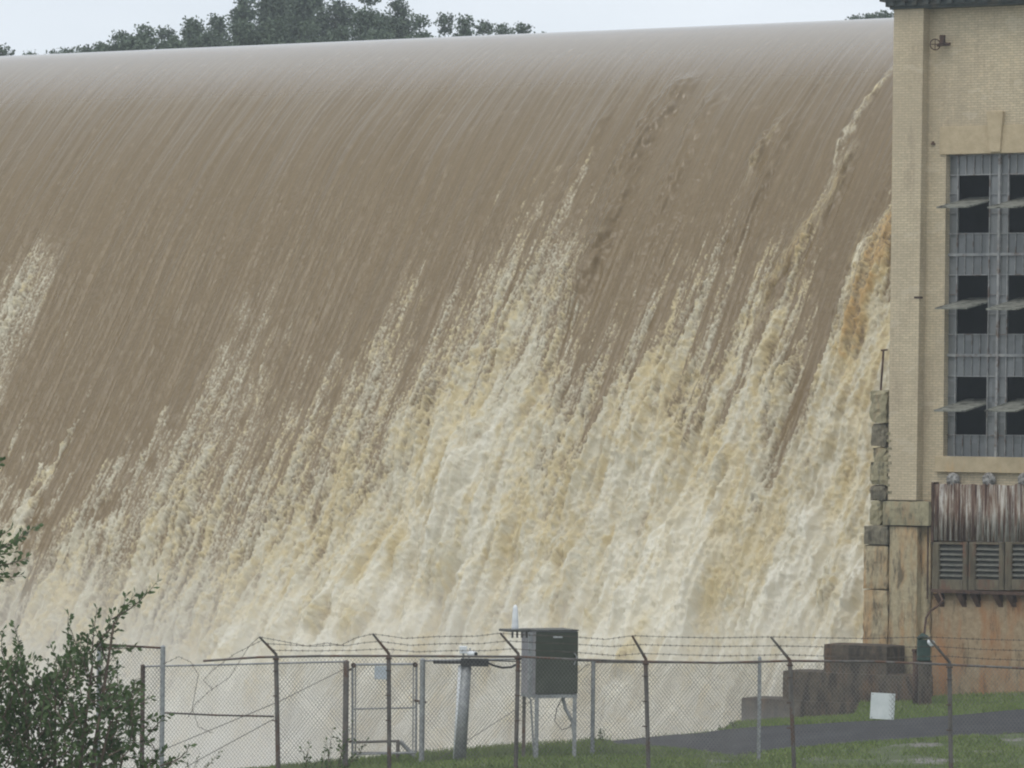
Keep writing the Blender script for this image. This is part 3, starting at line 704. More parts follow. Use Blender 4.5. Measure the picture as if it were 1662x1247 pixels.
# cable from the apron
cb_ = thing('cable', 'dark cable looping from the louver bracket down to the green box', 'cable', (0, 0, 0))
mb = MB(); mb.tube([at(1524, 962, 147.8), at(1530, 975, 147.5), at(1522, 984, 147.2), at(1510, 992, 146.8), at(1503, 1003, 146.4), at(1500, 1030, 146)], .035, 6); mb.build('cable', rusty, cb_)

# ------------------------------------------------------------------ fences
def zigs(mb, P0, P1, zb0, zt0, zb1, zt1, per=.092, r=.0042):   # chain-link wires on a vertical panel from P0 to P1
    P0 = Vector((P0[0], P0[1], 0)); P1 = Vector((P1[0], P1[1], 0)); L = (P1-P0).length; H = max(zt0-zb0, zt1-zb1); k = 1.25
    run = H/k; x = -run
    e = (P1-P0)/L
    while x < L+run:
        for sg in (1, -1):
            a, b = (x, 0), (x+run, H)
            if sg < 0: a, b = (x+run, 0), (x, H)
            # clip to 0..L
            def clipc(p, q):
                if p[0] < 0:
                    if q[0] <= 0: return None
                    f = -p[0]/(q[0]-p[0]); p = (0, p[1]+(q[1]-p[1])*f)
                elif p[0] > L:
                    if q[0] >= L: return None
                    f = (p[0]-L)/(p[0]-q[0]); p = (L, p[1]+(q[1]-p[1])*f)
                return p
            a2 = clipc(a, b); b2 = clipc(b, a)
            if a2 is None or b2 is None: continue
            def mp_(p, off):
                f = p[0]/L; zb = zb0+(zb1-zb0)*f; zt = zt0+(zt1-zt0)*f
                q = P0+e*p[0]; return Vector((q.x, q.y+off, zb+(zt-zb)*p[1]/H))
            mb.tube([mp_(a2, .004*sg), mp_(b2, .004*sg)], r, 3, False)
        x += per
def barbs(mb, pts, r=.006):
    mb.tube(pts, r, 4, False)
    for i in range(len(pts)-1):
        a, b = pts[i], pts[i+1]; L = (b-a).length; k = max(1, int(L/.13))
        for j in range(k):
            p = a+(b-a)*((j+.5)/k)
            for q in range(2):
                d = Vector((random.uniform(-1, 1)*.02, random.uniform(-.02, .02), random.choice((-1, 1))*.028)); mb.tube([p-d, p+d], r*.7, 3, False)
# front fence with barbed wire
fa_ = thing('barbed_fence', 'front chain-link fence topped by barbed wire on slanted arms', 'fence', at(840, 1250, 114))
FD = lambda px: 116-4*(px/1662)
FP = [(448, 1066, 452), (631, 1065, 632), (841, 1065, 837), (1048, 1074, 1053), (1282, 1076, 1290), (1541, 1079, 1544), (1800, 1088, 1806)]
ARM = [(421, 1034), (605, 1029), (812, 1028), (1026, 1032), (1251, 1034), (1506, 1034), (1765, 1040)]
for (px, pt, pbm), arm in zip(FP, ARM):
    D = FD(px); a = at(px, pt, D); b = at(pbm, 1247, D); b = a+(b-a)*1.08; g_ = gz(b.x, D)-.25; b.z = min(b.z, g_)
    mb = MB(); mb.tube([b, a], .052 if px != 448 else .056, 10); p = mb.build('post', galv_w, fa_, smooth=False)
    mb = MB(); c = at(arm[0], arm[1], D-.25); mb.tube([a+Vector((0, 0, -.05)), a+Vector((0, -.02, .06)), c], [.055, .038, .026], 8); mb.build('barb_arm', galv_w, p, smooth=False)
    for yy, rr_ in ((.35, .012), (.95, .012), (1.55, .012), (.06, .022)):
        mb = MB(); mb.ring(a+Vector((0, 0, -yy)), (0, 0, 1), .065, rr_, 8); mb.build('clamp', rusty, p)
railpts = [(330, 1073), (420, 1067), (520, 1065), (631, 1065), (841, 1066), (940, 1071), (1048, 1074), (1165, 1076), (1282, 1073), (1420, 1074), (1541, 1079), (1800, 1092)]
mb = MB(); mb.tube([at(a, b, FD(a)) for a, b in railpts], .028, 8); mb.build('top_rail', galv_w, fa_)
mb = MB()
for i in range(len(FP)-1):
    p, q = FP[i], FP[i+1]; D0, D1 = FD(p[0]), FD(q[0])
    a, b = at(p[0], p[1]+1, D0), at(q[0], q[1]+1, D1)
    zigs(mb, (a.x, a.y-.05), (b.x, b.y-.05), gz(a.x, D0)-.05, a.z+.03, gz(b.x, D1)-.05, b.z+.03)
mb.build('chain_link', wirem, fa_)
sag = [[(.3, 12), (.42, 17), (.6, 13), (.72, 17), (.85, 6)], [(.1, 3), (.25, 8), (.5, 5), (.8, 5)], [(.2, 2), (.5, 3), (.8, 7)], [(.3, 2), (.6, 3)], [(.3, 2), (.6, 4)], [(.3, 3), (.7, 3)]]
for w_ in range(3):
    mb = MB(); k = 1-w_*.36; pts = []
    for i in range(len(FP)):
        D = FD(FP[i][0]); A_ = ARM[i]; base = (FP[i][0], FP[i][1]-2)
        f = at(base[0]+(A_[0]-base[0])*k, base[1]+(A_[1]-base[1])*k, D-.25*k); pts.append(f)
        if i < len(FP)-1:
            A2 = ARM[i+1]; b2 = (FP[i+1][0], FP[i+1][1]-2)
            f0 = (base[0]+(A_[0]-base[0])*k, base[1]+(A_[1]-base[1])*k); f1 = (b2[0]+(A2[0]-b2[0])*k, b2[1]+(A2[1]-b2[1])*k)
            for (tt_, dd) in sag[i]:
                dd = dd*(1 if w_ == 0 else (.35 if w_ == 1 else .12)) if i == 0 else dd*(.8+.2*math.sin(w_*2+i))
                pts.append(at(f0[0]+(f1[0]-f0[0])*tt_, f0[1]+(f1[1]-f0[1])*tt_+dd, FD(f0[0]+(f1[0]-f0[0])*tt_)-.2*k))
    barbs(mb, pts, .0065); mb.build('barbed_wire', bwire, fa_)
mb = MB()   # loose strands hanging off the last arm
barbs(mb, [at(a, b, 116) for a, b in ((421, 1034), (405, 1048), (390, 1072), (372, 1100), (340, 1122), (318, 1142), (305, 1165))])
barbs(mb, [at(a, b, 115.9) for a, b in ((424, 1040), (380, 1062), (345, 1088), (330, 1105), (345, 1118))])
barbs(mb, [at(a, b, 115.9) for a, b in ((265, 1078), (290, 1066), (310, 1075), (322, 1095), (312, 1150), (322, 1180), (345, 1190))])
mb.build('loose_wire', bwire, fa_)

# inner enclosure fence behind it
fb = thing('inner_fence', 'galvanised inner chain-link fence round the gauging enclosure behind the barbed fence', 'fence', at(560, 1250, 122))
BDp = 122
def bpost(px, top, m_, r=.05, D=BDp, par=None, bot=None):
    par = par or fb; a = at(px, top, D); z = gz(a.x, D)-.3
    if bot: z = at(px, bot, D).z
    mb = MB(); mb.tube([(a.x, D, z), a], r, 10); mb.tube([a, a+Vector((0, 0, .04))], [r*1.15, r*.4], 10); return mb.build('post', m_, par)
for px, top, m_, r in ((232, 1081, rusty, .06), (562, 1074, galv_w, .075), (686, 1071, galv, .07), (963, 1072, galv, .055), (1233, 1068, galv, .048)): bpost(px, top, m_, r)
def rail(pts, D=BDp, r=.024, m_=galv, par=None):
    mb = MB(); mb.tube([at(a, b, D) for a, b in pts], r, 8); return mb.build('rail', m_, par or fb)
rail([(234, 1082), (400, 1078), (562, 1074)]); rail([(265, 1157), (350, 1161), (445, 1163)], m_=galv_w)
rail([(686, 1073), (760, 1071), (860, 1070), (962, 1073)]); rail([(963, 1075), (1233, 1076)], m_=galv_w)
for (a, ya, b, yb) in ((234, 1083, 562, 1075), (690, 1074, 962, 1074), (963, 1076, 1233, 1077)):
    mb = MB(); p, q = at(a, ya, BDp), at(b, yb, BDp); zigs(mb, (p.x, BDp-.04), (q.x, BDp-.04), max(gz(p.x, BDp), at(a, 1262, BDp).z), p.z+.03, max(gz(q.x, BDp), at(b, 1262, BDp).z), q.z+.03); mb.build('chain_link', wirem, fb)
mb = MB(); mb.tube([at(559, 1086, BDp-.06), at(455, 1138, BDp-.06), at(270, 1215, BDp-.06)], .011, 5); mb.tube([at(445, 1167, BDp-.06), at(300, 1246, BDp-.06)], .011, 5)
mb.tube([at(840, 1150, BDp-.06), at(692, 1245, BDp-.06)], .009, 5); mb.tube([at(956, 1077, BDp-.06), at(938, 1092, BDp-.06), at(842, 1150, BDp-.06)], .009, 5); mb.build('brace_rod', wirem, fb)
# small taller panel on the left, partly behind leaves
fc = thing('side_gate_panel', 'taller rusty-railed chain-link panel behind the leafy bush at left', 'fence', at(210, 1250, 124))
bpost(161, 1046, galv, .055, 120.5, fc); bpost(264.5, 1050, galv, .062, 120.5, fc)
rail([(161, 1046), (264, 1052)], 120.5, .028, rusty, fc)
mb = MB(); p, q = at(163, 1048, 120.5), at(263, 1053, 120.5); zigs(mb, (p.x, 120.46), (q.x, 120.46), p.z-3.3, p.z, q.z-3.3, q.z); mb.build('chain_link', wirem, fc)
# gate
gt = thing('pedestrian_gate', 'narrow chain-link gate with square-cornered pipe frame between the enclosure posts', 'gate', at(626, 1225, 122.1))
D = 122.1; mb = MB(); r = .03
q = [at(572, 1079, D), at(676, 1078, D), at(675, 1222, D), at(572, 1224, D)]
for i in range(4): mb.tube([q[i], q[(i+1) % 4]], r, 8)
mb.tube([at(577, 1080, D), at(577, 1222, D)], .016, 6); mb.tube([at(671, 1080, D), at(670, 1222, D)], .016, 6)
mb.tube([at(572, 1151, D), at(676, 1149, D)], .022, 8); mb.build('frame', galv, gt)
mb = MB()
for c in ((574, 1080), (674, 1079)): mb = MB(); p = at(*c, D-.03); mb.ring(p, (0, 1, 0), .04, .03, 8); mb.build('corner_clamp', rusty, gt)
for y_ in (1088, 1205): mb = MB(); mb.tube([at(566, y_, D), at(573, y_-3, D)], .03, 6); mb.build('hinge', rusty, gt)
mb = MB(); mb.tube([at(672, 1137, D-.05), at(692, 1140, D-.05)], .03, 6); mb.box(*(lambda p: (p.x-.06, p.x+.06, D-.1, D, p.z-.05, p.z+.05))(at(683, 1140, D))); mb.build('latch', rusty, gt)
mb = MB(); zigs(mb, (q[0].x, D-.02), (q[1].x, D-.02), q[3].z, q[0].z, q[2].z, q[1].z); mb.build('chain_link', wirem, gt)
# signs
def plate(name, l, cat, px0, py0, px1, py1, D, tilt=0, m_=signm):
    c = at((px0+px1)/2, (py0+py1)/2, D); t = thing(name, l, cat, c)
    a, b = at(px0, py0, D), at(px1, py1, D); mb = MB(); m = Matrix.Translation(c) @ Matrix.Rotation(tilt, 4, 'Y')
    w2, h2 = (b.x-a.x)/2, (a.z-b.z)/2; mb.box(-w2, w2, -.008, .008, -h2, h2, m); mb.build('plate', m_, t, bevel=.006)
    for sx in (-1, 1):
        for sz in (-1, 1): mb = MB(); p = m @ Vector((sx*w2*.85, -.012, sz*h2*.88)); mb.tube([p, p+Vector((0, .05, 0))], .012, 6); mb.build('fastener', galv_w, t)
    return t
plate('sign', 'blank white square sign hanging on the front fence by the asphalt road', 'sign', 1413, 1125, 1452, 1168, FD(1430)-.08, math.radians(2.5))
plate('sign', 'small pale grey sign on the upper part of the pedestrian gate', 'sign', 608, 1081, 630, 1103, 122.03, 0, mottled('grey_plate', (.42, .46, .5), (.52, .56, .6), 4, .5, bump=0))

# ------------------------------------------------------------------ gauging cabinet on legs
D = 120; PXM = F/D
gc = thing('instrument_cabinet', 'dark olive metal instrument cabinet on thin legs with white cylindrical antenna', 'cabinet', at(905, 1200, D))
olive = NT('olive_cabinet_paint'); v = olive.coords(); a = olive.noise(v, 3, 4); olive.base(olive.ramp(a, [(.3, (.036, .042, .027)), (.7, (.050, .057, .038))])); olive.set(Roughness=.5, Metallic=.1); olive = olive.m
sidem = mottled('cabinet_side_aluminium', (.26, .25, .26), (.35, .34, .345), 4, .5, .4)
yaw = math.radians(22); Wd, Dp = 68/PXM/math.cos(yaw), 24/PXM/math.sin(yaw)
fl_ = at(869.5, 1128, D); zt = at(869, 1025, D).z; zb = fl_.z
cm = Matrix.Translation((fl_.x, fl_.y, 0)) @ Matrix.Rotation(yaw, 4, 'Z')
mb = MB(); mb.box(0, Wd, .03, Dp, zb, zt, cm); mb.build('body', sidem, gc, bevel=.01)
mb = MB(); mb.box(-.005, Wd+.005, -.01, .028, zb+.02, zt-.02, cm); dr = mb.build('door', olive, gc, bevel=.01)
mb = MB(); mb.box(Wd*.40, Wd*.62, -.018, -.0105, zt-.17, zt-.12, cm); mb.build('name_plate', mottled('plate_metal', (.35, .36, .36), (.45, .45, .45), 9, .4, .3, bump=0), dr)
mb = MB(); mb.tube([cm @ Vector((Wd*.9, -.04, zb+.75)), cm @ Vector((Wd*.96, -.05, zb+.95)), cm @ Vector((Wd*.9, -.04, zb+1.05))], .018, 6); mb.build('handle', galv, dr)
mb = MB(); mb.box(-.02, Wd+.012, -.02, Dp+.02, zt+.003, zt+.035, cm); mb.box(-.62, -.04, .35, Dp, zt-.03, zt+.03, cm)
for i in range(4): mb.box(-.5+i*.13, -.46+i*.13, .4, .45, zt-.18, zt-.03, cm)
mb.build('roof_plate', mottled('dark_plate', (.06, .06, .05), (.11, .11, .1), 7, .7), gc)
mb = MB(); mb.box(.0, Wd, .0, Dp, zb-.09, zb-.002, cm); mb.box(-.16, -.1, .1, .16, zb-.1, zt-.03, cm); mb.box(-.10, -.06, .1, .13, zb, zt-.03, cm); mb.build('base_frame', galv, gc)
for (lx, ly, r) in ((.05, .05, .05), (Wd-.05, .05, .05), (.05, Dp-.1, .045), (Wd*.38, Dp-.05, .04)):
    p = cm @ Vector((lx, ly, zb-.05)); mb = MB(); mb.box(p.x-r, p.x+r, p.y-r, p.y+r, gz(p.x, p.y)-.2, p.z-.045); mb.build('leg', galv if ly < .1 else galv_w, gc)
mb = MB(); b = cm @ Vector((-.1, .1, zb-.1)); e = cm @ Vector((.02, .1, 0)); e.z = gz(e.x, e.y); mb.tube([b, e], .025, 6); mb.build('brace', galv, gc)
mb = MB(); p = cm @ Vector((Wd*.72, .2, zb-.09)); e = p+Vector((.32, -.05, -1.1)); mb.tube([p, p+Vector((.08, 0, -.3)), p+Vector((.25, 0, -.6)), e], .045, 8); mb.build('conduit', galv, gc)
mb = MB(); mb.tube([p+Vector((0, 0, 0)), p+Vector((-.14, -.05, -.25)), p+Vector((-.2, -.05, -.6)), p+Vector((-.02, -.05, -.82)), p+Vector((.2, -.02, -.75)), p+Vector((.28, 0, -.5))], .012, 6); mb.build('cable', black, gc)
a = cm @ Vector((-.36, .55, zt+.03)); mb = MB(); H_ = .6
mb.tube([a, a+Vector((0, 0, .05)), a+Vector((0, 0, H_*.55)), a+Vector((0, 0, H_*.9)), a+Vector((0, 0, H_)), a+Vector((0, 0, H_+.02))], [.09, .088, .075, .062, .04, .01], 14); mb.build('antenna', whitep, gc, smooth=True)

# stilling pipe with sensor head
D = 121.5
sp_ = thing('gauge_pipe', 'leaning grey gauge pipe with black head plate left of the cabinet', 'pipe', at(745, 1225, D))
a, b = at(757, 1080, D), at(746, 1232, D); b = a+(b-a)*1.1
mb = MB(); mb.tube([b, a], [.17, .13], 14); mb.build('pipe', galv, sp_, smooth=True)
mb = MB(); c = a+Vector((-.16, -.02, 0)); mb.tube([c, b+Vector((-.12, -.02, 0))], .05, 8); mb.build('side_tube', whitep, sp_, smooth=True)
mb = MB(); p, q = at(703, 1074, D), at(792, 1073, D); mb.box(p.x, q.x, D-.12, D+.12, p.z-.05, p.z+.03); p, q = at(748, 1074, D), at(793, 1083, D); mb.box(p.x, q.x, D-.16, D+.16, q.z+.02, p.z+.08)
mb.build('head_plate', black, sp_, bevel=.01)
cmn = thing('sensor_camera', 'small white sensor box and tube camera on the black head plate', 'camera', at(757, 1070, D))
mb = MB(); p, q = at(746, 1049, D), at(758, 1061, D); mb.box(p.x, q.x, D-.1, D+.1, q.z, p.z); mb.build('housing', whitep, cmn, bevel=.015)
mb = MB(); mb.tube([at(763, 1052, D), at(761, 1070, D)], .02, 6); mb.tube([at(752, 1060, D), at(752, 1072, D)], .025, 6); mb.build('bracket', galv, cmn)
mb = MB(); mb.tube([at(761, 1061, D-.05), at(772, 1062, D-.25)], .07, 12); cy = mb.build('tube', whitep, cmn, smooth=False)
mb = MB(); mb.tube([at(772, 1062, D-.251), at(773, 1062.2, D-.27)], .05, 12); mb.build('lens', black, cy)
cb2 = thing('hose', 'black hose sagging from the sensor head plate towards the cabinet', 'cable', at(800, 1075, D))
mb = MB(); mb.tube([at(a_, b_, D-.1) for a_, b_ in ((788, 1074), (800, 1080), (815, 1084), (830, 1083), (845, 1075))], .028, 6); mb.tube([at(a_, b_, D) for a_, b_ in ((790, 1072), (815, 1073), (845, 1074))], .016, 6); mb.build('hose', black, cb2)
# pipe handrail inside the gate
hr = thing('handrail', 'low pipe handrail seen through the gate with pale slanting brace', 'handrail', at(620, 1228, 124))
D = 124; mb = MB(); mb.tube([at(572, 1205, D), at(648, 1203, D)], .035, 8); mb.tube([at(572, 1222, D), at(655, 1222, D)], .025, 8); mb.build('rail', galv_w, hr)
mb = MB(); mb.tube([at(646, 1203, D), at(645, 1250, D)], .05, 8); mb.build('post', galv_w, hr)
mb = MB(); mb.tube([at(649, 1203, D), at(674, 1230, D)], .055, 8); mb.build('brace', galv, hr)

# ------------------------------------------------------------------ vegetation
def leafmat(name, c1, c2, tr=.25):
    n = NT(name); v = n.coords(); a = n.noise(v, 1.7, 4, .6); g = n.n('ShaderNodeNewGeometry')
    col = n.mix(.5, n.ramp(a, [(.35, c1), (.65, c2)]), n.ramp(g.outputs['Random Per Island'], [(0, c1), (1, c2)]))
    n.base(col); n.set(Roughness=.6)
    t = n.n('ShaderNodeBsdfTranslucent'); n.l(col, t.inputs[0]); mxs = n.n('ShaderNodeMixShader'); mxs.inputs[0].default_value = tr
    n.l(n.p.outputs[0], mxs.inputs[1]); n.l(t.outputs[0], mxs.inputs[2]); n.l(mxs.outputs[0], n.out.inputs[0]); return n.m
barkm = mottled('grey_bark', (.07, .055, .042), (.13, .105, .08), 8, .95, 0, (1, 1, .2))
def leafmesh(name, P, Dv, L, Wd, m_, parent, fold=.0):
    # P centres (n,3), Dv leaf directions, L lengths, Wd widths -> diamond leaves
    n = len(P); R_ = RNG.standard_normal((n, 3)); Dv = Dv/np.linalg.norm(Dv, axis=1, keepdims=True)
    S_ = np.cross(Dv, R_); S_ /= np.linalg.norm(S_, axis=1, keepdims=True); L = L[:, None]; Wd = Wd[:, None]
    N_ = np.cross(S_, Dv)
    v = np.stack([P-Dv*L*.5, P+S_*Wd*.5+N_*Wd*.12+Dv*L*.08, P+Dv*L*.5, P-S_*Wd*.5+N_*Wd*.12+Dv*L*.08], 1).reshape(-1, 3).astype(np.float32)
    f = np.arange(4*n).reshape(-1, 4); me = gridmesh(name, v, f, m_)
    me.polygons.foreach_set('use_smooth', np.zeros(n, bool))
    if parent is not None:
        iv = np.array(inv(parent)); me.transform(inv(parent))
    o = bpy.data.objects.new(name, me); C.objects.link(o); o.parent = parent; return o
fol = [leafmat('far_foliage_dark', (.06, .085, .055), (.11, .15, .09), .1), leafmat('far_foliage_mid', (.065, .095, .058), (.12, .165, .10), .1)]
def far_tree(px, top, wpx, D, label, m=0, base_drop=3.5, dens=1.0, name='broadleaf_tree', cat='tree', group='trees on the hill beyond the dam'):
    sc = D/F; tp = at(px, top, D); Wm = wpx*sc; zb = CRZ+base_drop; H = tp.z-zb
    if H < 2: zb = tp.z-2.5; H = 2.5
    t = thing(name, label, cat, (tp.x, D, zb), 0, group)
    R = random.Random(int(px*7+top)); pts = []; mb = MB(); P0 = Vector((tp.x, D, zb))
    cl = []; nc = max(8, int(30*dens*max(.5, Wm*H/60)))
    for i in range(nc):
        u_ = R.random(); a = R.uniform(0, 6.28); h = .06+.90*u_
        rad = (math.sin(min(1, (h+.18)/1.2)*math.pi)**.7)*Wm*.5*math.sqrt(R.random())
        c = P0+Vector((math.cos(a)*rad, math.sin(a)*rad, H*h*.97)); cr_ = R.uniform(.7, 1.25)*min(Wm*.28, 2.2)
        cl.append((c, cr_))
    cl.append((P0+Vector((0, 0, H-.5)), .8))
    mb.tube([P0-Vector((0, 0, 1.5)), P0+Vector((.15, 0, H*.45)), P0+Vector((0, .1, H*.85))], [.32*H/15+.08, .2*H/15+.05, .05], 7)
    for c, r_ in cl[:14]:
        s_ = P0+Vector((0, 0, (c.z-P0.z)*R.uniform(.3, .6))); mb.tube([s_, (s_+c)/2+Vector((0, 0, .3)), c], [.11, .07, .03], 5)
    mb.build('trunk', barkm, t)
    Pn = []
    for c, r_ in cl:
        k = int(560*(r_/1.2)**2)+60
        d = RNG.standard_normal((k, 3)); d /= np.linalg.norm(d, axis=1, keepdims=True)
        rr_ = r_*(RNG.random((k, 1))**.45)*(1+.28*np.sin(d[:, :1]*7+d[:, 1:2]*5)); Pn.append(np.array(c)+d*rr_*np.array([1.1, 1.1, .8]))
    Pn = np.concatenate(Pn); n = len(Pn); leafmesh('crown', Pn, RNG.standard_normal((n, 3)), RNG.uniform(.15, .36, n), RNG.uniform(.12, .26, n), fol[m], t)
TR = [
 (3, 76, 16, 'tiny dark treetop at the far left edge above the crest'), (50, 85, 18, 'lowest thin strip of treetop left of the small hump of trees'), (88, 84, 14, 'tiny treetop rising just over the crest, left of the pointed one'),
 (110, 79, 14, 'small pointed treetop over the crest left of the wood'), (138, 76, 30, 'low rounded tree at the left foot of the wood'), (164, 74, 22, 'low bushy tree beside the first tall rounded tree of the wood'),
 (195, 52, 50, 'rounded tree at the left end of the wood'), (235, 42, 64, 'broad rounded tree second from the left end of the wood'), (268, 46, 44, 'rounded tree with a notch of sky to its right'),
 (312, 30, 54, 'dense tree right of the notch of sky in the wood'), (352, 26, 62, 'dense tree just left of the tallest trees'),
 (398, -6, 54, 'tall tree with a ragged left edge, first of the tallest trees'), (440, -26, 76, 'tall tree reaching out of the picture, second of the tallest'), (492, -34, 84, 'tallest tree of the wood, crown out of the picture'),
 (545, -26, 76, 'tall airy tree with sky showing through its lower crown'), (600, -12, 74, 'tall tree right of the airy gaps in the wood'), (645, -2, 74, 'tall rounded tree near the right end of the high wood'), (681, 26, 48, 'tall tree sloping down at the right end of the high wood'),
 (722, 24, 48, 'separate upright tree just right of the high wood'), (754, 27, 46, 'separate tree second right of the high wood'), (786, 36, 34, 'slim tree between two wider trees right of the wood'),
 (816, 40, 36, 'small tree in the thinning row at right, left of the last round tree'), (848, 39, 48, 'last full round tree in the row at right'), (878, 56, 14, 'tiny treetop at the right end of the row')]
for i, (px, top, wd, l) in enumerate(TR): far_tree(px, top, wd, 385+(i*37 % 23), l, i % 2, dens=.9 if px > 700 or 520 < px < 600 else 1.9)
for px, top, wd, l in ((395, 34, 70, 'low dense tree in front of the first tall trees'), (445, 30, 70, 'low dense tree in front of the tallest trees, left one'), (500, 36, 72, 'low dense tree below the tallest crown'),
                   (555, 42, 72, 'low dense tree below the airy gaps'), (612, 50, 72, 'low dense tree in front of the right tall trees'), (665, 58, 60, 'low dense tree at the right foot of the high wood'), (340, 50, 70, 'low dense tree in front of the dense left trees'), (285, 62, 84, 'low dense tree below the notch of sky'), (215, 62, 90, 'low dense tree at the foot of the broad rounded left trees'), (170, 72, 60, 'lowest dense tree at the left foot of the wood'), (712, 62, 60, 'low dense tree below the gap right of the high wood')):
    far_tree(px, top, wd, 366, l, 1, dens=1.6)
for px, top, l in ((1388, 27, 'tiny low treetop over the crest left of the pine tips'), (1412, 25, 'first tiny pine tip over the crest near the cornice'), (1421, 23, 'second tiny pine tip over the crest near the cornice'), (1430, 22, 'third tiny pine tip over the crest near the cornice'), (1440, 20, 'last tiny pine tip over the crest against the cornice')):
    far_tree(px, top, 13 if px > 1400 else 22, 420, l, 0, base_drop=7.5, name='pine_tree', group='pine tips over the right end of the crest')
hm = mottled('wooded_slope', (.03, .045, .015), (.06, .08, .03), .5, .95, bump=.1)
mb = MB(); hx = np.linspace(-140, 140, 71)
for i in range(70):
    for j in range(16):
        q = []
        for a, b in ((i, j), (i+1, j), (i+1, j+1), (i, j+1)):
            x = hx[a]; y = 340+b*20; q.append((x, y, CRZ-1+min(7, b*1.4)*math.exp(-((x+15)/60)**2)+.4*math.sin(x*.4+y*.2)))
        mb.quad(*q)
tag(mb.build('hill', hm, smooth=True), kind='structure')

# near leafy trees at the left
bl = leafmat('near_leaves', (.035, .065, .022), (.11, .165, .055), .25)
twm = mottled('twig_bark', (.07, .055, .04), (.15, .11, .08), 8, .9)
def shoots(t, sh, D, leafL=.095, m_=bl, tw=.011, mat_t=twm, dens=1.):
    mb = MB(); P = []; DV = []
    for (a, b) in sh:
        a = Vector(a); b = Vector(b); L = (b-a).length; k = max(3, int(L/.12)); bend = Vector((RNG.normal()*.08, RNG.normal()*.1, -.05))*L; pts = []
        for i in range(k+1):
            f = i/k; pts.append(a+(b-a)*f+bend*math.sin(f*math.pi))
        mb.tube(pts, [tw*(1-.8*i/k) for i in range(k+1)], 4)
        n = int(L/.028*dens)
        for i in range(n):
            f = (.1+.9*i/n); j = min(k-1, int(f*k)); p = pts[j]+(pts[j+1]-pts[j])*(f*k-j); ax = (pts[j+1]-pts[j]).normalized()
            rd = Vector(RNG.standard_normal(3)); rd = (rd-ax*rd.dot(ax)).normalized(); dv = ax*.75+rd*.75+Vector((0, 0, -.12)); dv.normalize()
            P.append(p+dv*leafL*.55); DV.append(dv)
    n = len(P); o = mb.build('branches', mat_t, t)
    leafmesh('leaves', np.array(P), np.array(DV), RNG.uniform(.7, 1.15, n)*leafL, RNG.uniform(.42, .6, n)*leafL, m_, t)
D = 58
bt = thing('leafy_bush', 'dense dark green leafy bush at the lower left in front of the fence', 'bush', (at(60, 1247, D).x, D, gz(at(60, 1247, D).x, D)))
sh = []
def A(px, py, dd=0): return at(px, py, D+dd)
hand = [((182, 1005), (258, 940)), ((165, 1035), (205, 965)), ((150, 1060), (185, 990)), ((190, 1000), (222, 962)), ((140, 1070), (112, 992)), ((150, 1060), (158, 985)), ((160, 1050), (225, 1050)), ((150, 1050), (192, 1020)), ((130, 1090), (110, 1010)),
        ((110, 1100), (82, 1045)), ((80, 1110), (55, 1070)), ((30, 1100), (22, 1012)), ((20, 1090), (5, 1020)), ((45, 1090), (28, 1040)), ((150, 1100), (195, 1078)), ((170, 1120), (200, 1110)), ((180, 1150), (248, 1130)), ((190, 1170), (252, 1165)),
        ((150, 1140), (215, 1115)), ((170, 1200), (250, 1205)), ((100, 1090), (135, 1030)), ((170, 1070), (150, 1010)), ((190, 1140), (225, 1100)), ((180, 1215), (255, 1240)), ((200, 1190), (245, 1180)), ((160, 1055), (185, 1045)), ((60, 1130), (95, 1070))]
for a, b in hand:
    dd = random.uniform(-.3, .3); sh.append((A(*a, dd), A(*b, dd+random.uniform(-.2, .2))))
env_x = [-60, 0, 40, 80, 120, 160, 200, 250, 275]; env_y = [1060, 1050, 1085, 1110, 1070, 1060, 1120, 1190, 1260]
for i in range(860):
    px = random.uniform(-60, 262); ty = np.interp(px, env_x, env_y); py = ty+(1420-ty)*random.random()**.95
    if px > 130 and random.random() < (px-130)/130*.8: continue
    dd = random.uniform(-.9, .9); an_ = math.radians(random.uniform(20, 160)); L = random.uniform(28, 62)
    sh.append((A(px, py+15, dd), A(px+math.cos(an_)*L*.8+6, py-math.sin(an_)*L*.8, dd+random.uniform(-.25, .25))))
shoots(bt, sh, D)
mb = MB(); g0 = Vector(bt.location)
for tx, ty, dd in ((-20, 1150, .3), (40, 1120, -.2), (90, 1130, .2), (150, 1080, 0), (185, 1010, 0), (180, 1170, -.3), (200, 1230, .2)):
    e = A(tx, ty, dd); mb.tube([g0+Vector((random.uniform(-.1, .1), 0, -.2)), g0*.5+e*.5+Vector((random.uniform(-.15, .15), 0, 0)), e], [.07, .04, .012], 6)
mb.build('stem', twm, bt)
D = 52
ot = thing('overhanging_tree', 'small leafy sprays of a tree reaching in at the left edge above the bush', 'tree', (at(-260, 1247, D).x, D, gz(at(-260, 1247, D).x, D)))
sh = []
for a, b in (((-40, 905), (62, 850)), ((-30, 900), (40, 860)), ((-40, 920), (48, 905)), ((-50, 930), (38, 935)), ((-60, 910), (15, 880)), ((-50, 880), (20, 858)), ((-60, 950), (10, 925)), ((-60, 900), (30, 895)), ((-60, 925), (12, 915))):
    dd = random.uniform(-.2, .2); sh.append((at(*a, D+dd), at(*b, D+dd)))
for i in range(240):
    px = random.uniform(-420, -30); py = random.uniform(780, 1150); dd = random.uniform(-1, 1); an_ = random.uniform(.3, 2.8); sh.append((at(px, py, D+dd), at(px+math.cos(an_)*55, py-math.sin(an_)*55, D+dd)))
shoots(ot, sh, D, .09)
mb = MB(); g0 = Vector(ot.location)
for tx, ty in ((-60, 900), (-40, 925), (-150, 850), (-350, 900), (-250, 800)):
    e = at(tx, ty, D); mb.tube([g0+Vector((0, 0, -.2)), g0+Vector((0, 0, 2.2)), e], [.12, .08, .02], 7)
mb.build('trunk', barkm, ot)
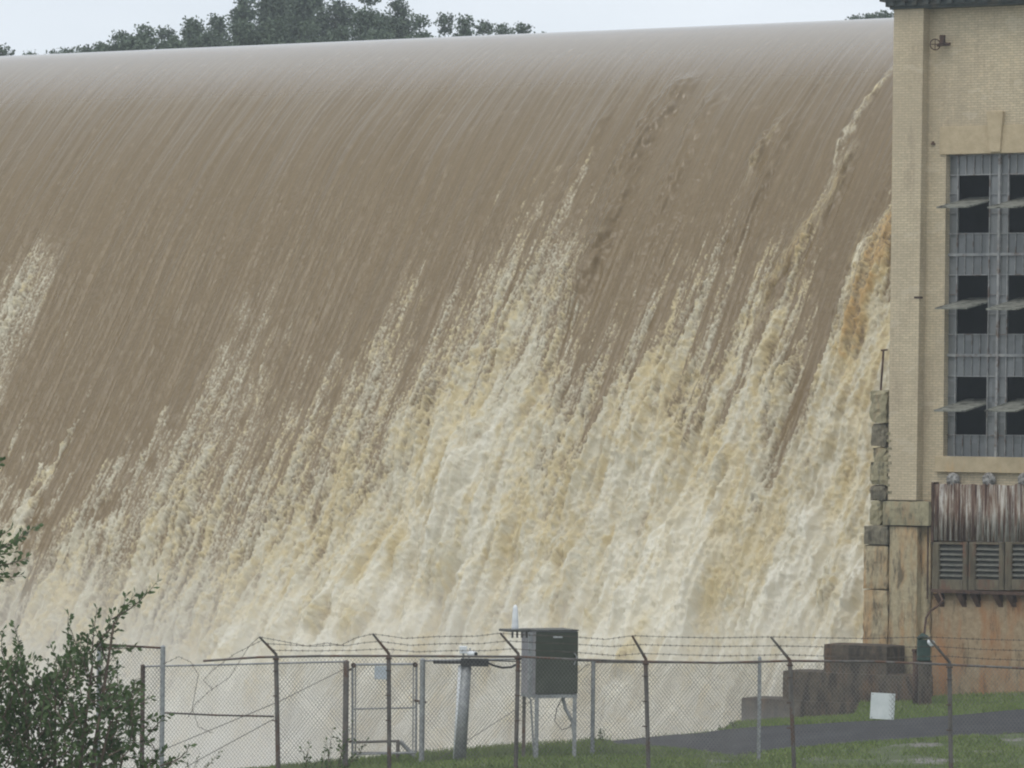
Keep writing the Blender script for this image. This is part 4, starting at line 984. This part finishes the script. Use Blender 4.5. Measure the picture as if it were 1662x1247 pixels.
# small shrub at the foot of the fence
wl = leafmat('weed_leaves', (.04, .07, .02), (.11, .16, .05), .2)
D = 114
def weed(px, py, hpx, wpx, label, D, n=14, leaf=.08, name='weed_plant', cat='plant', group=None):
    c = at(px, py, D); c.z = min(c.z, gz(c.x, D)+.0) if cat == 'plant' else c.z
    t = thing(name, label, cat, c, 0, group); sc = D/F; sh = []
    for i in range(n):
        a = c+Vector((random.uniform(-.3, .3)*wpx*sc, random.uniform(-.2, .2), 0)); b = c+Vector((random.uniform(-.5, .5)*wpx*sc, random.uniform(-.3, .3), hpx*sc*random.uniform(.45, 1)))
        sh.append((c-Vector((0, 0, .08)), a)); sh.append((a, b))
    shoots(t, sh, D, leaf, wl, .008, dens=.7); return t
def shrub():
    c = at(540, 1262, 114.5); t = thing('small_shrub', 'small green shrub growing at the fence foot below the gate', 'bush', c); sh = []
    for a, b in (((495, 1262), (488, 1212)), ((500, 1262), (505, 1200)), ((510, 1262), (498, 1225)), ((520, 1262), (530, 1215)), ((530, 1262), (540, 1180)), ((540, 1262), (555, 1185)), ((545, 1262), (575, 1170)), ((550, 1262), (550, 1195)), ((555, 1250), (598, 1195)),
                 ((550, 1262), (580, 1200)), ((515, 1262), (488, 1240)), ((535, 1262), (525, 1230)), ((560, 1262), (575, 1225)), ((500, 1262), (515, 1230)), ((545, 1262), (530, 1198)), ((562, 1262), (590, 1240))):
        r_ = at(537, 1275, 114.5); sh.append((r_, at(*a, 114.5))); sh.append((at(*a, 114.5), at(*b, 114.5+random.uniform(-.2, .2))))
    shoots(t, sh, 114.5, .12, wl, .012, dens=.42)
shrub()
c = at(335, 1262, 114.5); t = thing('low_plant', 'sparse little plant at the bottom edge left of the shrub', 'plant', c)
shoots(t, [(at(310, 1262, 114.5), at(300, 1235, 114.5)), (at(315, 1262, 114.5), at(325, 1222, 114.5)), (at(320, 1262, 114.5), at(360, 1218, 114.5)), (at(325, 1262, 114.5), at(335, 1240, 114.5))], 0, .1, wl, .01, dens=.5)
for px, py, h, l in ((978, 1212, 26, 'upright weed at the left tip of the asphalt road'), (1022, 1203, 18, 'small weed near the left end of the road edge'), (1045, 1200, 20, 'weed on the road edge behind the fourth slanted post'), (1078, 1198, 14, 'short weed tuft along the far road edge, right of the fourth slanted post'), (1150, 1192, 18, 'bushy weed along the middle of the far road edge'),
                    (1172, 1188, 14, 'low weed just left of the lowest wall step'), (1195, 1187, 16, 'weed touching the lowest wall step')):
    weed(px, py, h, 16, l, 136.6 if px > 1000 else 127.6, 7, .1, group='weeds along the edge of the road')
# grass
gm = NT('grass_blades'); v = gm.coords(); a = gm.noise(v, .7, 4, .6); g = gm.n('ShaderNodeNewGeometry')
gm.base(gm.mix(.45, gm.ramp(a, [(.35, (.085, .14, .022)), (.65, (.18, .24, .05))]), gm.ramp(g.outputs['Random Per Island'], [(0, (.06, .115, .014)), (.7, (.17, .25, .04)), (1, (.32, .29, .13))]))); gm.set(Roughness=.6)
NB = 150000; xx = RNG.uniform(-11, 19, NB*2); yy = RNG.uniform(109, 149, NB*2); v = []; 
import mathutils
def bare(x, y):
    px = 831+F*x/y
    nv = mathutils.noise.noise(Vector((x*.55, y*.3, 3.1)))
    return (px > 1150 and y < 128 and nv > .12) or nv > .6
vv_ = []
for x, y in zip(xx, yy):
    if len(vv_) >= NB: break
    px = 831+F*x/y
    if px < -60 or px > 1800 or onroad(x, y) or (y > 136 and px < 1160) or (y > 130 and px < 960): continue
    if bare(x, y) and random.random() < .93: continue
    z = gz(x, y); h = random.uniform(.05, .15)*(1.35 if y > 123 and px < 1000 else .8); a = random.uniform(0, 6.28); w_ = random.uniform(.008, .018); dx, dy = math.cos(a)*w_, math.sin(a)*w_; lx, ly = random.gauss(0, .045), random.gauss(0, .045)
    if abs(y-128) < .5 and px > 960: h *= .7
    vv_.append(((x-dx, y-dy, z-.01), (x+dx, y+dy, z-.01), (x+lx+dx*.3, y+ly, z+h), (x+lx-dx*.3, y+ly, z+h*.93)))
va = np.array(vv_, np.float32).reshape(-1, 3); me = gridmesh('grass', va, np.arange(len(va)).reshape(-1, 4), gm.m)
o = bpy.data.objects.new('grass', me); C.objects.link(o); tag(o, 'green grass on the bank around the road and fences', 'grass', kind='stuff')

# ------------------------------------------------------------------ haze over the whole place
hz = NT('haze_volume'); hz.t.nodes.remove(hz.p); pv = hz.n('ShaderNodeVolumePrincipled')
pv.inputs['Color'].default_value = (.86, .93, 1, 1); pv.inputs['Density'].default_value = .0003; pv.inputs['Anisotropy'].default_value = .0
hz.l(pv.outputs[0], hz.out.inputs['Volume'])
mb = MB(); mb.box(-520, 520, -20, 900, -6, 75); o = mb.build('haze', hz.m); tag(o, kind='stuff')
for m_ in (hz.m, mn.m):
    try: m_.cycles.homogeneous_volume = True
    except Exception: pass
